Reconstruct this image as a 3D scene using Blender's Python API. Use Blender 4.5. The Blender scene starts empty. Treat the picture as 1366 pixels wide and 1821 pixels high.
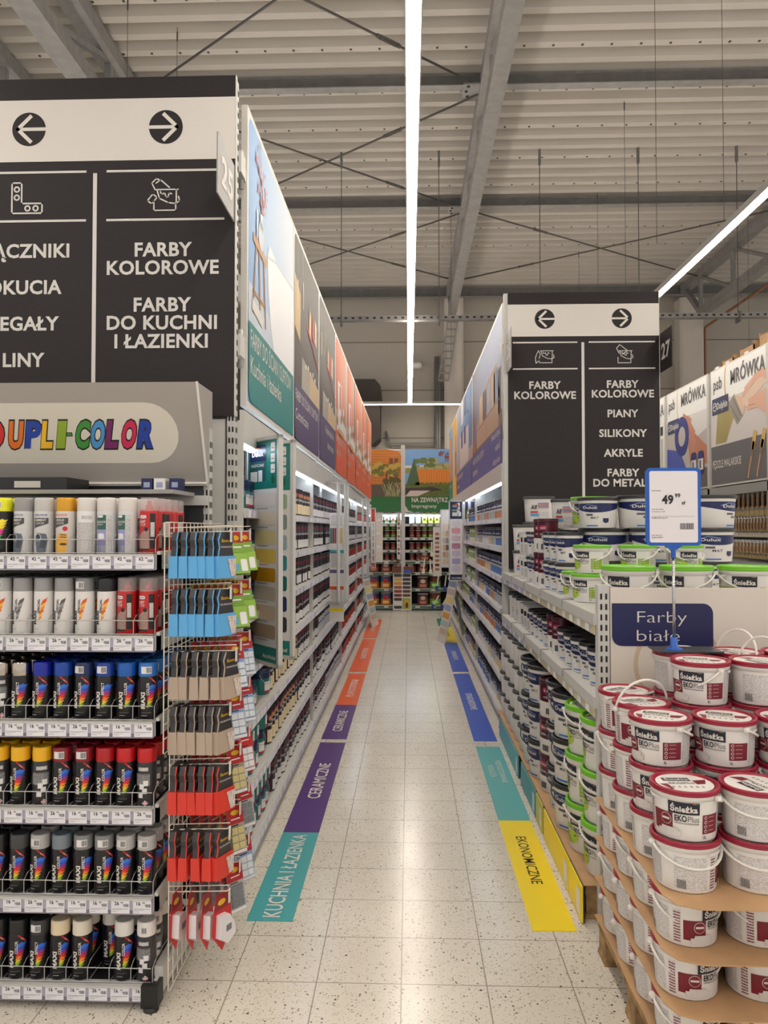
import bpy, math, random
from mathutils import Vector, Matrix
random.seed(7)
PI = math.pi
SC = bpy.context.scene
COL = SC.collection
# ------------------------------------------------------------ camera, world, lamps, exposure
FPX = 1340.0
YAW = math.atan(44/FPX); PITCH = math.atan(31.5/FPX)
cd = bpy.data.cameras.new('camera'); cd.sensor_fit = 'VERTICAL'; cd.sensor_height = 24
cd.lens = 24*FPX/1821; cd.clip_start = .05; cd.clip_end = 100
cam = bpy.data.objects.new('camera', cd); COL.objects.link(cam)
cam.location = (0, 0, 1.6); cam.rotation_euler = (PI/2+PITCH, 0, YAW)
SC.camera = cam
w = bpy.data.worlds.new('world'); SC.world = w; w.use_nodes = True
w.node_tree.nodes['Background'].inputs[0].default_value = (1.0, .95, .89, 1)
w.node_tree.nodes['Background'].inputs[1].default_value = .80
LAMP = 36.0          # strength of the ceiling light strips
SHELF_LAMP = 13.0     # strength of the small strips under the picture panels
SC.view_settings.view_transform = 'Standard'; SC.view_settings.look = 'None'
SC.view_settings.gamma = 1; SC.view_settings.use_curve_mapping = False
SC.view_settings.exposure = .17
SC.cycles.max_bounces = 6

_F = Vector((-math.sin(YAW)*math.cos(PITCH), math.cos(YAW)*math.cos(PITCH), math.sin(PITCH)))
_R = Vector((math.cos(YAW), math.sin(YAW), 0)); _U = _R.cross(_F)
def at(px, py, Y):
    "the point at depth Y seen at pixel (px, py) of the photograph"
    d = _F + _R*((px-683)/FPX) + _U*((910.5-py)/FPX)
    return Vector((0, 0, 1.6)) + d*(Y/d.y)
# ------------------------------------------------------------ materials
_M = {}
def lin(c):
    return tuple(((v/255)/12.92 if v/255 <= .04045 else ((v/255+.055)/1.055)**2.4) for v in c)
def mat(name, rgb=(200, 200, 200), rough=.5, metal=0, emis=0, alpha=1, spec=.5, trans=0, bump=0, var=0, scale=40, coat=0):
    if name in _M: return _M[name]
    m = bpy.data.materials.new(name); m.use_nodes = True; _M[name] = m
    nt = m.node_tree; b = nt.nodes['Principled BSDF']; c = lin(rgb)
    b.inputs['Base Color'].default_value = (*c, 1); b.inputs['Roughness'].default_value = rough
    b.inputs['Metallic'].default_value = metal; b.inputs['Specular IOR Level'].default_value = spec
    b.inputs['Transmission Weight'].default_value = trans; b.inputs['Alpha'].default_value = alpha
    b.inputs['Coat Weight'].default_value = coat
    if emis:
        b.inputs['Emission Color'].default_value = (*c, 1); b.inputs['Emission Strength'].default_value = emis
    if var or bump:
        tc = nt.nodes.new('ShaderNodeTexCoord'); nz = nt.nodes.new('ShaderNodeTexNoise')
        nz.inputs['Scale'].default_value = scale; nz.inputs['Detail'].default_value = 4
        nt.links.new(tc.outputs['Object'], nz.inputs['Vector'])
        if var:
            rp = nt.nodes.new('ShaderNodeValToRGB')
            rp.color_ramp.elements[0].position = .3; rp.color_ramp.elements[1].position = .7
            rp.color_ramp.elements[0].color = (*[v*(1-var) for v in c], 1)
            rp.color_ramp.elements[1].color = (*[min(1, v*(1+var)) for v in c], 1)
            nt.links.new(nz.outputs[0], rp.inputs[0]); nt.links.new(rp.outputs[0], b.inputs['Base Color'])
        if bump:
            bp = nt.nodes.new('ShaderNodeBump'); bp.inputs['Strength'].default_value = bump
            bp.inputs['Distance'].default_value = .004
            nt.links.new(nz.outputs[0], bp.inputs['Height']); nt.links.new(bp.outputs[0], b.inputs['Normal'])
    return m
def C(r, g, b, rough=.5):
    return mat('paint_%d_%d_%d_%d' % (r, g, b, int(rough*100)), (r, g, b), rough)
def ramp_mat(name, axis, stops, rough=.5, noise=0):
    "a printed colour run along one local axis; stops = [(coordinate, rgb)...]"
    if name in _M: return _M[name]
    m = bpy.data.materials.new(name); m.use_nodes = True; _M[name] = m
    nt = m.node_tree; b = nt.nodes['Principled BSDF']; b.inputs['Roughness'].default_value = rough
    tc = nt.nodes.new('ShaderNodeTexCoord'); sp = nt.nodes.new('ShaderNodeSeparateXYZ')
    nt.links.new(tc.outputs['Object'], sp.inputs[0])
    mr = nt.nodes.new('ShaderNodeMapRange'); lo = stops[0][0]; hi = stops[-1][0]
    mr.inputs[1].default_value = lo; mr.inputs[2].default_value = hi
    nt.links.new(sp.outputs[axis], mr.inputs[0])
    rp = nt.nodes.new('ShaderNodeValToRGB'); el = rp.color_ramp.elements
    for i, (p, c) in enumerate(stops):
        e = el[i] if i < 2 else el.new(1)
        e.position = (p-lo)/(hi-lo); e.color = (*lin(c), 1)
    src = mr.outputs[0]
    if noise:
        nz = nt.nodes.new('ShaderNodeTexNoise'); nz.inputs['Scale'].default_value = 14; nz.inputs['Detail'].default_value = 6
        nt.links.new(tc.outputs['Object'], nz.inputs[0])
        ma = nt.nodes.new('ShaderNodeMath'); ma.operation = 'MULTIPLY_ADD'; ma.inputs[1].default_value = noise
        nt.links.new(nz.outputs[0], ma.inputs[0]); nt.links.new(mr.outputs[0], ma.inputs[2]); src = ma.outputs[0]
    nt.links.new(src, rp.inputs[0]); nt.links.new(rp.outputs[0], b.inputs['Base Color'])
    return m
def print_mat(name, base, ink, period=.0042, dens=.5, rough=.5):
    "rows of fine print"
    if name in _M: return _M[name]
    m = bpy.data.materials.new(name); m.use_nodes = True; _M[name] = m
    nt = m.node_tree; b = nt.nodes['Principled BSDF']; b.inputs['Roughness'].default_value = rough
    tc = nt.nodes.new('ShaderNodeTexCoord'); sp = nt.nodes.new('ShaderNodeSeparateXYZ')
    nt.links.new(tc.outputs['Object'], sp.inputs[0])
    a = nt.nodes.new('ShaderNodeMath'); a.operation = 'MULTIPLY'; a.inputs[1].default_value = 1/period
    nt.links.new(sp.outputs[2], a.inputs[0])
    fr = nt.nodes.new('ShaderNodeMath'); fr.operation = 'FRACT'; nt.links.new(a.outputs[0], fr.inputs[0])
    gt = nt.nodes.new('ShaderNodeMath'); gt.operation = 'GREATER_THAN'; gt.inputs[1].default_value = .4
    nt.links.new(fr.outputs[0], gt.inputs[0])
    nz = nt.nodes.new('ShaderNodeTexNoise'); nz.inputs['Scale'].default_value = 520; nz.inputs['Detail'].default_value = 2
    nt.links.new(tc.outputs['Object'], nz.inputs[0])
    g2 = nt.nodes.new('ShaderNodeMath'); g2.operation = 'GREATER_THAN'; g2.inputs[1].default_value = 1-dens
    nt.links.new(nz.outputs[0], g2.inputs[0])
    mu = nt.nodes.new('ShaderNodeMath'); mu.operation = 'MULTIPLY'
    nt.links.new(gt.outputs[0], mu.inputs[0]); nt.links.new(g2.outputs[0], mu.inputs[1])
    mx = nt.nodes.new('ShaderNodeMix'); mx.data_type = 'RGBA'
    mx.inputs[6].default_value = (*lin(base), 1); mx.inputs[7].default_value = (*lin(ink), 1)
    nt.links.new(mu.outputs[0], mx.inputs[0]); nt.links.new(mx.outputs[2], b.inputs['Base Color'])
    return m
WHITE = mat('white_print', (216, 210, 204), .5, spec=.3)
PLASTIC = mat('white_plastic', (224, 220, 214), .35)
METAL = mat('light_grey_powder_coat', (196, 194, 190), .45, var=.03, scale=8)
METAL_D = mat('grey_powder_coat', (150, 149, 147), .45)
GALV = mat('galvanised_steel', (146, 144, 142), .5, .35, var=.12, scale=9)
GALV_D = mat('dull_galvanised_steel', (112, 111, 108), .6, .3, var=.12, scale=7)
WIRE = mat('cream_coated_wire', (222, 214, 198), .4)
WIREG = mat('grey_coated_wire', (176, 176, 174), .35, .3)
DARK = mat('charcoal_board', (44, 40, 41), .6, spec=.25)
BLACK = mat('black_plastic', (26, 26, 28), .45)
INK = mat('black_ink', (30, 28, 28), .5)
NAVY = mat('navy_print', (24, 28, 78), .45)
BACKDARK = mat('dark_back_panel', (46, 47, 50), .6)  # dark grey finish of the shelving backs
CARD = mat('brown_cardboard', (186, 148, 108), .8, var=.08, scale=12)
LIGHTTXT = mat('light_grey_lettering', (208, 204, 200), .5)
FINE = print_mat('fine_print_on_white', (222, 218, 216), (140, 136, 136))
FINED = print_mat('dense_fine_print', (208, 204, 202), (150, 146, 146), .003, .52)
BURG = mat('burgundy_print', (118, 26, 44), .45)
# ------------------------------------------------------------ mesh builder
_T = {}
def text_mesh(s, bold):
    k = (s, bold)
    if k not in _T:
        cu = bpy.data.curves.new('lettering', 'FONT'); cu.body = s; cu.resolution_u = 3
        cu.offset = .028*bold if bold else 0
        cu.space_character = 1.0+.05*bold
        o = bpy.data.objects.new('lettering', cu); me = o.to_mesh()
        vs = [(v.co.x, v.co.y) for v in me.vertices]; fs = [tuple(p.vertices) for p in me.polygons]
        o.to_mesh_clear(); bpy.data.objects.remove(o); bpy.data.curves.remove(cu)
        _T[k] = (vs, fs)
    return _T[k]
class MB:
    def __init__(s): s.V = []; s.F = []; s.I = []; s.S = []; s.m = []
    def mi(s, m):
        if m not in s.m: s.m.append(m)
        return s.m.index(m)
    def add(s, vs, fs, m, smooth=False):
        o = len(s.V); s.V += [tuple(v) for v in vs]; i = s.mi(m)
        for f in fs: s.F.append(tuple(o+k for k in f)); s.I.append(i); s.S.append(smooth)
    def bx(s, x0, x1, y0, y1, z0, z1, m, M=None):
        vs = [Vector((x, y, z)) for z in (z0, z1) for y in (y0, y1) for x in (x0, x1)]
        if M is not None: vs = [M @ v for v in vs]
        s.add(vs, [(0, 2, 3, 1), (4, 5, 7, 6), (0, 1, 5, 4), (2, 6, 7, 3), (0, 4, 6, 2), (1, 3, 7, 5)], m); return s
    def bar(s, p, q, w, h, m):
        "a rectangular bar from p to q"
        p = Vector(p); q = Vector(q); d = (q-p).normalized()
        up = Vector((0, 0, 1)) if abs(d.z) < .95 else Vector((0, 1, 0))
        a = d.cross(up).normalized()*w/2; b = a.cross(d).normalized()*h/2
        vs = [p-a-b, p+a-b, p+a+b, p-a+b, q-a-b, q+a-b, q+a+b, q-a+b]
        s.add(vs, [(0, 1, 2, 3), (7, 6, 5, 4), (0, 4, 5, 1), (1, 5, 6, 2), (2, 6, 7, 3), (3, 7, 4, 0)], m); return s
    def tube(s, pts, r, m, n=6, closed=False):
        pts = [Vector(p) for p in pts]; N = len(pts); vs = []; fs = []
        for i, p in enumerate(pts):
            if closed: d = pts[(i+1) % N]-pts[i-1]
            else: d = pts[min(i+1, N-1)]-pts[max(i-1, 0)]
            d.normalize(); up = Vector((0, 0, 1)) if abs(d.z) < .9 else Vector((0, 1, 0))
            a = d.cross(up).normalized(); b = a.cross(d)
            for k in range(n): vs.append(p+(a*math.cos(2*PI*k/n)+b*math.sin(2*PI*k/n))*r)
        for i in range(N if closed else N-1):
            j = (i+1) % N
            for k in range(n): fs.append((i*n+k, i*n+(k+1) % n, j*n+(k+1) % n, j*n+k))
        if not closed: fs += [tuple(range(n))[::-1], tuple((N-1)*n+k for k in range(n))]
        s.add(vs, fs, m, n > 5); return s
    def lathe(s, prof, m, n=28, c=(0, 0, 0), smooth=True, sq=0):
        vs = []; fs = []
        for r, z in prof:
            for k in range(n):
                a = 2*PI*k/n; ca, sa = math.cos(a), math.sin(a)
                if sq:
                    q = (abs(ca)**sq+abs(sa)**sq)**(-1/sq); ca *= q; sa *= q
                vs.append((c[0]+r*ca, c[1]+r*sa, c[2]+z))
        for i in range(len(prof)-1):
            for k in range(n): fs.append((i*n+k, i*n+(k+1) % n, (i+1)*n+(k+1) % n, (i+1)*n+k))
        s.add(vs, fs, m, smooth)
        if prof[0][0] > 1e-5: s.add(vs[:n], [tuple(range(n))[::-1]], m)
        if prof[-1][0] > 1e-5: s.add(vs[-n:], [tuple(range(n))], m)
        return s
    # flat artwork: f maps (x, y, layer) onto the surface
    def art(s, pts, fs, m, f, k):
        w = getattr(f, 'step', 0)
        if not w: s.add([f(x, y, k) for x, y in pts], fs, m); return s
        V = []; F = []          # cut into narrow upright strips so the print follows the curve
        for fc in fs:
            P_ = [pts[i] for i in fc]; a = math.floor(min(p[0] for p in P_)/w); b = math.ceil(max(p[0] for p in P_)/w)
            for i in range(a, max(b, a+1)):
                q = P_
                for lim, sg in ((i*w, 1), ((i+1)*w, -1)):
                    o = []
                    for j in range(len(q)):
                        p0, p1 = q[j-1], q[j]; d0, d1 = sg*(p0[0]-lim), sg*(p1[0]-lim)
                        if (d0 >= 0) != (d1 >= 0): t = d0/(d0-d1); o.append((p0[0]+(p1[0]-p0[0])*t, p0[1]+(p1[1]-p0[1])*t))
                        if d1 >= 0: o.append(p1)
                    q = o
                    if len(q) < 3: break
                if len(q) >= 3: n = len(V); V += [f(x, y, k) for x, y in q]; F.append(tuple(range(n, n+len(q))))
        s.add(V, F, m); return s
    def poly(s, pts, m, f, k=1): return s.art(pts, [tuple(range(len(pts)))], m, f, k)
    def rect(s, x0, y0, x1, y1, m, f, k=1, nx=1):
        return s.poly([(x0, y0), (x1, y0), (x1, y1), (x0, y1)], m, f, k)
    def ell(s, cx, cy, rx, ry, m, f, k=1, n=24):
        return s.poly([(cx+rx*math.cos(2*PI*i/n), cy+ry*math.sin(2*PI*i/n)) for i in range(n)], m, f, k)
    def ring(s, cx, cy, r, t, m, f, k=1, n=28, a0=0, a1=2*PI):
        vs = []; fs = []
        for i in range(n+1):
            a = a0+(a1-a0)*i/n
            for q in (r-t/2, r+t/2): vs.append((cx+q*math.cos(a), cy+q*math.sin(a)))
            if i: fs.append((2*i-2, 2*i-1, 2*i+1, 2*i))
        return s.art(vs, fs, m, f, k)
    def line(s, pts, t, m, f, k=1):
        for (x0, y0), (x1, y1) in zip(pts, pts[1:]):
            L = math.hypot(x1-x0, y1-y0) or 1; nx, ny = -(y1-y0)/L*t/2, (x1-x0)/L*t/2
            ex, ey = (x1-x0)/L*t/2, (y1-y0)/L*t/2
            s.poly([(x0+nx-ex, y0+ny-ey), (x0-nx-ex, y0-ny-ey), (x1-nx+ex, y1-ny+ey), (x1+nx+ex, y1+ny+ey)], m, f, k)
        return s
    def rrect(s, x0, y0, x1, y1, r, m, f, k=1, corners=(1, 1, 1, 1)):
        pts = []
        for (cx, cy, a, on, kx, ky) in ((x1-r, y1-r, 0, corners[0], x1, y1), (x0+r, y1-r, PI/2, corners[1], x0, y1),
                                        (x0+r, y0+r, PI, corners[2], x0, y0), (x1-r, y0+r, 1.5*PI, corners[3], x1, y0)):
            if on: pts += [(cx+r*math.cos(a+PI/2*i/6), cy+r*math.sin(a+PI/2*i/6)) for i in range(7)]
            else: pts.append((kx, ky))
        return s.poly(pts, m, f, k)
    def txt(s, t, x, y, h, m, f, k=2, bold=0, al='c', width=None, rot=0, shear=0, sx=1):
        "lettering with cap height h; (x, y) is the middle (c), left (l) or right (r) of its baseline"
        vs, fs = text_mesh(t, bold)
        if not vs: return s
        q = h/.69; x0 = min(v[0] for v in vs); x1 = max(v[0] for v in vs)
        kx = q*sx if width is None else width/(x1-x0)
        ox = {'c': (x0+x1)/2, 'l': x0, 'r': x1}[al]; cr, sr = math.cos(rot), math.sin(rot); out = []
        for vx, vy in vs:
            a = (vx-ox)*kx+vy*q*shear; b = vy*q
            out.append((x+a*cr-b*sr, y+a*sr+b*cr))
        return s.art(out, fs, m, f, k)
    def obj(s, name, parent=None, loc=None, link=True):
        me = bpy.data.meshes.new(name); me.from_pydata(s.V, [], s.F)
        for m in s.m: me.materials.append(m)
        me.polygons.foreach_set('material_index', s.I); me.polygons.foreach_set('use_smooth', s.S); me.update()
        o = bpy.data.objects.new(name, me)
        if loc: o.location = loc
        if parent: o.parent = parent
        if link: COL.objects.link(o)
        return o
def tag(o, label, cat, group=None):
    o['label'] = label; o['category'] = cat
    if group: o['group'] = group
    return o
def empty(name, loc=(0, 0, 0), rz=0, link=True):
    o = bpy.data.objects.new(name, None); o.location = loc; o.rotation_euler = (0, 0, rz); o.empty_display_size = .05
    if link: COL.objects.link(o)
    return o
def thing(name, label, cat, loc=(0, 0, 0), rz=0, group=None): return tag(empty(name, loc, rz), label, cat, group)
def struct(o): o['kind'] = 'structure'; return o
PROTO = []
class Kind:
    "one kind of thing: builds its parts once, then every place() is a copied tree"
    def __init__(s, name, parts, cat):
        s.cat = cat; s.name = name; s.mb = parts[0][1]; pp = getattr(parts[0][1], 'parts', None)
        if len(parts) == 1 and pp: parts = [('tin_body', pp[0]), ('lid', pp[1])]
        if len(parts) == 1: s.root = parts[0][1].obj(name, link=False)
        else:
            s.root = empty(name, link=False); s.ch = []
            for p in parts:
                o = p[1].obj(p[0], link=False)
                if len(p) > 2: o['label'] = p[2]
                s.ch.append(o); PROTO.append(o)
        if len(parts) == 1: s.ch = []
        PROTO.append(s.root)
    def place(s, loc, label, group=None, rz=0, sc=1, rx=0, ry=0):
        r = s.root.copy(); COL.objects.link(r); r.location = loc; r.rotation_euler = (rx, ry, rz)
        r.scale = (sc, sc, sc) if not isinstance(sc, tuple) else sc
        tag(r, label, s.cat, group)
        for c in s.ch:
            d = c.copy(); COL.objects.link(d); d.parent = r
        return r
ORD = ['first', 'second', 'third', 'fourth', 'fifth', 'sixth', 'seventh', 'eighth', 'ninth', 'tenth', 'eleventh', 'twelfth',
       'thirteenth', 'fourteenth', 'fifteenth', 'sixteenth', 'seventeenth', 'eighteenth', 'nineteenth', 'twentieth',
       'twenty-first', 'twenty-second', 'twenty-third', 'twenty-fourth', 'twenty-fifth', 'twenty-sixth', 'twenty-seventh',
       'twenty-eighth', 'twenty-ninth', 'thirtieth', 'thirty-first', 'thirty-second']
def cylf(r, z0=0, r1=None, h=1, a0=-PI/2, off=.0005):
    "artwork wrapped round a can: x is arc length from the front, y is height"
    r1 = r if r1 is None else r1
    def f(x, y, k):
        q = r+(r1-r)*((y-z0)/h); a = a0+x/((r+r1)/2); q += off*k
        return (q*math.cos(a), q*math.sin(a), y)
    f.step = r*.15
    return f
# ============================================================ THE HALL
H_ROOF = 6.95; Y_WALL = 17.08
def floor_material():
    m = bpy.data.materials.new('speckled_terrazzo_tiles'); m.use_nodes = True; nt = m.node_tree
    b = nt.nodes['Principled BSDF']; N = nt.nodes.new; L = nt.links.new
    tc = N('ShaderNodeTexCoord')
    def vor(scale, thr, dark, base_socket, rnd):
        v = N('ShaderNodeTexVoronoi'); v.inputs['Scale'].default_value = scale; L(tc.outputs['Object'], v.inputs['Vector'])
        sp = N('ShaderNodeSeparateColor'); L(v.outputs['Color'], sp.inputs[0])
        a = N('ShaderNodeMath'); a.operation = 'MULTIPLY'; a.inputs[1].default_value = thr; L(sp.outputs[1], a.inputs[0])
        lt = N('ShaderNodeMath'); lt.operation = 'LESS_THAN'; L(v.outputs['Distance'], lt.inputs[0]); L(a.outputs[0], lt.inputs[1])
        g = N('ShaderNodeMath'); g.operation = 'GREATER_THAN'; g.inputs[1].default_value = rnd; L(sp.outputs[0], g.inputs[0])
        mu = N('ShaderNodeMath'); mu.operation = 'MULTIPLY'; L(lt.outputs[0], mu.inputs[0]); L(g.outputs[0], mu.inputs[1])
        mx = N('ShaderNodeMix'); mx.data_type = 'RGBA'; mx.inputs[7].default_value = (*lin(dark), 1)
        L(mu.outputs[0], mx.inputs[0]); L(base_socket, mx.inputs[6]); return mx.outputs[2]
    nz = N('ShaderNodeTexNoise'); nz.inputs['Scale'].default_value = 3; nz.inputs['Detail'].default_value = 8; L(tc.outputs['Object'], nz.inputs[0])
    rp = N('ShaderNodeValToRGB'); L(nz.outputs[0], rp.inputs[0])
    rp.color_ramp.elements[0].color = (*lin((208, 200, 187)), 1); rp.color_ramp.elements[1].color = (*lin((226, 219, 207)), 1)
    c = vor(150, .55, (186, 175, 158), rp.outputs[0], .45)
    c = vor(95, .42, (134, 122, 108), c, .72)
    c = vor(60, .30, (82, 74, 68), c, .80)
    sp = N('ShaderNodeSeparateXYZ'); L(tc.outputs['Object'], sp.inputs[0]); outs = []
    for i, off in ((0, .0295), (1, .009)):
        a = N('ShaderNodeMath'); a.operation = 'ADD'; a.inputs[1].default_value = off+30; L(sp.outputs[i], a.inputs[0])
        d = N('ShaderNodeMath'); d.operation = 'DIVIDE'; d.inputs[1].default_value = .3; L(a.outputs[0], d.inputs[0])
        fr = N('ShaderNodeMath'); fr.operation = 'FRACT'; L(d.outputs[0], fr.inputs[0])
        lt = N('ShaderNodeMath'); lt.operation = 'LESS_THAN'; lt.inputs[1].default_value = .014; L(fr.outputs[0], lt.inputs[0]); outs.append(lt)
    mxm = N('ShaderNodeMath'); mxm.operation = 'MAXIMUM'; L(outs[0].outputs[0], mxm.inputs[0]); L(outs[1].outputs[0], mxm.inputs[1])
    mx = N('ShaderNodeMix'); mx.data_type = 'RGBA'; mx.inputs[7].default_value = (*lin((150, 140, 126)), 1)
    L(mxm.outputs[0], mx.inputs[0]); L(c, mx.inputs[6]); L(mx.outputs[2], b.inputs['Base Color'])
    n2 = N('ShaderNodeTexNoise'); n2.inputs['Scale'].default_value = 2.2; L(tc.outputs['Object'], n2.inputs[0])
    mr = N('ShaderNodeMapRange'); mr.inputs[3].default_value = .16; mr.inputs[4].default_value = .26; L(n2.outputs[0], mr.inputs[0])
    L(mr.outputs[0], b.inputs['Roughness']); b.inputs['Specular IOR Level'].default_value = .55
    return m
fl = MB(); fl.bx(-9, 13, -3, Y_WALL+.2, -.1, 0, floor_material()); struct(fl.obj('floor'))
# corrugated roof deck: real ribs running across the hall
ROOF = mat('cream_roof_deck', (182, 176, 168), .55, var=.03, scale=2)
cm = MB(); prof = []; y = -3.0
while y < Y_WALL+.2:
    prof += [(y, H_ROOF), (y+.10, H_ROOF), (y+.135, H_ROOF+.13), (y+.19, H_ROOF+.13), (y+.2, H_ROOF+.115), (y+.215, H_ROOF+.13), (y+.245, H_ROOF+.13)]; y += .28
vs = []
for yy, zz in prof: vs += [(-9, yy, zz), (13, yy, zz)]
cm.add(vs, [(2*i, 2*i+1, 2*i+3, 2*i+2) for i in range(len(prof)-1)], ROOF)
cm.bx(-9, 13, -3, Y_WALL+.2, H_ROOF+.2, H_ROOF+.25, ROOF)
SCREW = mat('screw_heads', (70, 66, 62), .6)
for r in range(4, 62, 3):
    for x in range(-40, 60, 2): cm.bx(x*.16-.012, x*.16+.012, -3+r*.28+.04, -3+r*.28+.064, H_ROOF-.008, H_ROOF, SCREW)
struct(cm.obj('ceiling'))
WALLM = mat('beige_sandwich_panel', (172, 165, 155), .6, var=.03, scale=1.5)
JOINT = mat('panel_joint', (120, 114, 107), .7)
wb = MB(); wb.bx(-9, 13, Y_WALL, Y_WALL+.2, 0, H_ROOF+.2, WALLM)
for z in (5.87, 4.77, 3.68, 2.58): wb.bx(-9, 13, Y_WALL-.004, Y_WALL, z-.012, z+.012, JOINT)
for x in (3.6, 8.4): wb.bx(x-.01, x+.01, Y_WALL-.004, Y_WALL, 0, H_ROOF, JOINT)
struct(wb.obj('wall_back'))
#wr = MB(); wr.bx(13, 13.2, -3, Y_WALL+.2, 0, H_ROOF+.2, WALLM); struct(wr.obj('wall_right'))
#wl = MB(); wl.bx(-9.2, -9, -3, Y_WALL+.2, 0, H_ROOF+.2, WALLM); struct(wl.obj('wall_left'))
# columns on the back wall
CONC = mat('pale_concrete_column', (196, 189, 180), .7, var=.04, scale=5)
for x0, x1, zt, lab in ((.80, 1.22, 6.78, 'pale concrete column on the back wall behind the middle roof truss'),
                        (5.98, 6.50, 6.72, 'pale concrete column on the back wall at the far right')):
    c = MB(); q = .05
    pts = [(x0+q, Y_WALL-.4), (x1-q, Y_WALL-.4), (x1, Y_WALL-.35), (x1, Y_WALL), (x0, Y_WALL), (x0, Y_WALL-.35)]
    c.add([(a, b, z) for z in (0, zt) for a, b in pts], [(5, 4, 3, 2, 1, 0), (6, 7, 8, 9, 10, 11)]+[(i, (i+1) % 6, (i+1) % 6+6, i+6) for i in range(6)], CONC)
    tag(c.obj('column'), lab, 'column', 'concrete columns on the back wall')
# purlins
for y, lab in ((8.78, 'nearest steel purlin crossing under the roof deck'), (12.1, 'middle steel purlin crossing under the roof deck'),
               (16.6, 'farthest steel purlin crossing under the roof next to the back wall')):
    p = MB(); hh = .14 if y < 16 else .2
    p.bx(-9, 13, y-.06, y+.06, H_ROOF-hh-.01, H_ROOF-hh, GALV); p.bx(-9, 13, y-.06, y+.06, H_ROOF-.01, H_ROOF, GALV)
    p.bx(-9, 13, y-.008, y+.008, H_ROOF-hh, H_ROOF-.01, GALV_D)
    tag(p.obj('roof_purlin'), lab, 'steel beam', 'purlins under the roof')
# trusses
def truss(x, zt, zb, y1, label, y0=-2.5, step=1.55, w=.17):
    t = thing('roof_truss', label, 'roof truss', (x, y0, zb), 0, 'galvanised roof trusses')
    L = y1-y0; h = zt-zb
    m = MB(); m.bx(-w/2, w/2, 0, L+.9, h-.08, h+.08, GALV); m.obj('top_chord', t)
    m = MB(); m.bx(-w/2, w/2, 0, L, -.08, .08, GALV); m.obj('bottom_chord', t)
    m = MB(); m.bar((0, L-.05, 0), (0, L+.85, h), .1, .1, GALV); m.obj('end_brace', t)
    n = int(L/step)
    for i in range(n):
        a = L-i*step
        m = MB(); m.bar((0, a-.02, .05), (0, a-.02, h-.05), .07, .07, GALV); m.obj('web_bar', t)
        m = MB(); m.bar((0, a-.1, h-.06), (0, a-step+.05, .06), .06, .06, GALV); m.obj('web_bar', t)
truss(.92, H_ROOF-.12, 6.22, 15.9, 'galvanised roof truss running above the middle of the aisle')
truss(6.0, H_ROOF-.12, 6.05, 15.6, 'galvanised roof truss at the upper right behind the light strip')
truss(-3.32, H_ROOF-.12, 6.2, 15.9, 'galvanised roof truss at the upper left above the aisle board', w=.22)
truss(-4.5, H_ROOF-.14, 6.2, 15.9, 'galvanised roof truss in the far upper left corner')
# cross bracing rods with turnbuckles
RZ = H_ROOF-.16
RODM = mat('dark_steel_rod', (92, 88, 84), .5, .5)
def rod(x0, y0, x1, y1, label, dz=0):
    t = thing('bracing_rod', label, 'steel rod', (x0, y0, RZ+dz), 0, 'diagonal bracing rods under the roof')
    d = Vector((x1-x0, y1-y0, 0)); m = MB(); m.tube([(0, 0, 0), d], .013, RODM); m.obj('rod', t)
    q = d*.72; u = d.normalized(); m = MB()
    n = Vector((-u.y, u.x, 0))*.025
    for s_ in (-1, 1): m.tube([q+n*s_, q+u*.25+n*s_], .009, RODM)
    m.tube([q-u*.03, q], .022, RODM); m.tube([q+u*.25, q+u*.28], .022, RODM)
    m.obj('turnbuckle', t)
for i, (ya, yb) in enumerate(((5.45, 8.72), (8.84, 12.05), (12.2, 15.5))):
    nm = ('nearest', 'middle', 'farthest')[i]
    rod(-3.2, ya, .82, yb, nm+' bracing rod left of the centre truss, rising toward the back')
    rod(-3.2, yb, .82, ya, nm+' bracing rod left of the centre truss, crossing the other way', -.04)
rod(5.9, 15.5, 1.02, 12.2, 'bracing rod right of the centre truss, running back to the right')
rod(5.9, 12.2, 1.02, 15.5, 'bracing rod right of the centre truss, running forward to the right', -.04)
for x, y in ((.86, 8.78), (.86, 12.1)):
    g = MB(); g.bx(-.14, .06, -.14, .14, -.02, .0, GALV)
    for dx, dy in ((-.08, .1), (-.1, 0), (-.08, -.1)): g.lathe([(.018, -.03), (.018, -.02)], BLACK, 8, (dx, dy, 0))
    tag(g.obj('gusset_plate', loc=(x-.08, y, RZ-.01)), 'bolted steel gusset plate beside the centre truss, at the %s purlin' % ('nearest' if y < 10 else 'middle'), 'steel plate')
# suspended cable tray and its hangers
TY = 10.55
tr = MB(); tz = at(700, 567, TY).z
for x in (-4.0,):
    for dy in (-.05, .05): tr.bx(-6, 12, TY+dy-.004, TY+dy+.004, tz-.03, tz+.03, GALV)
    tr.bx(-6, 12, TY-.05, TY+.05, tz-.034, tz-.03, GALV)
    q = -6
    while q < 12: tr.bx(q, q+.04, TY-.056, TY-.054, tz-.012, tz+.012, BLACK); q += .1
tag(tr.obj('cable_tray'), 'perforated galvanised cable tray hanging across the hall', 'cable tray')
for i, px in enumerate((607, 781, 961, 1137, 1313)):
    h = MB(); X = at(px, 560, TY).x
    h.tube([(X, TY, tz-.06), (X, TY, H_ROOF)], .006, RODM, 5)
    h.bx(X-.015, X+.015, TY-.02, TY+.02, H_ROOF-.22, H_ROOF, GALV_D); h.bx(X-.012, X+.012, TY-.07, TY+.07, tz-.09, tz+.05, GALV_D)
    tag(h.obj('tray_hanger'), 'thin hanger rod of the cable tray, %s from the left' % ('first', 'second', 'third', 'fourth', 'last')[i], 'hanger rod', 'hanger rods of the cable tray')
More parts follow.
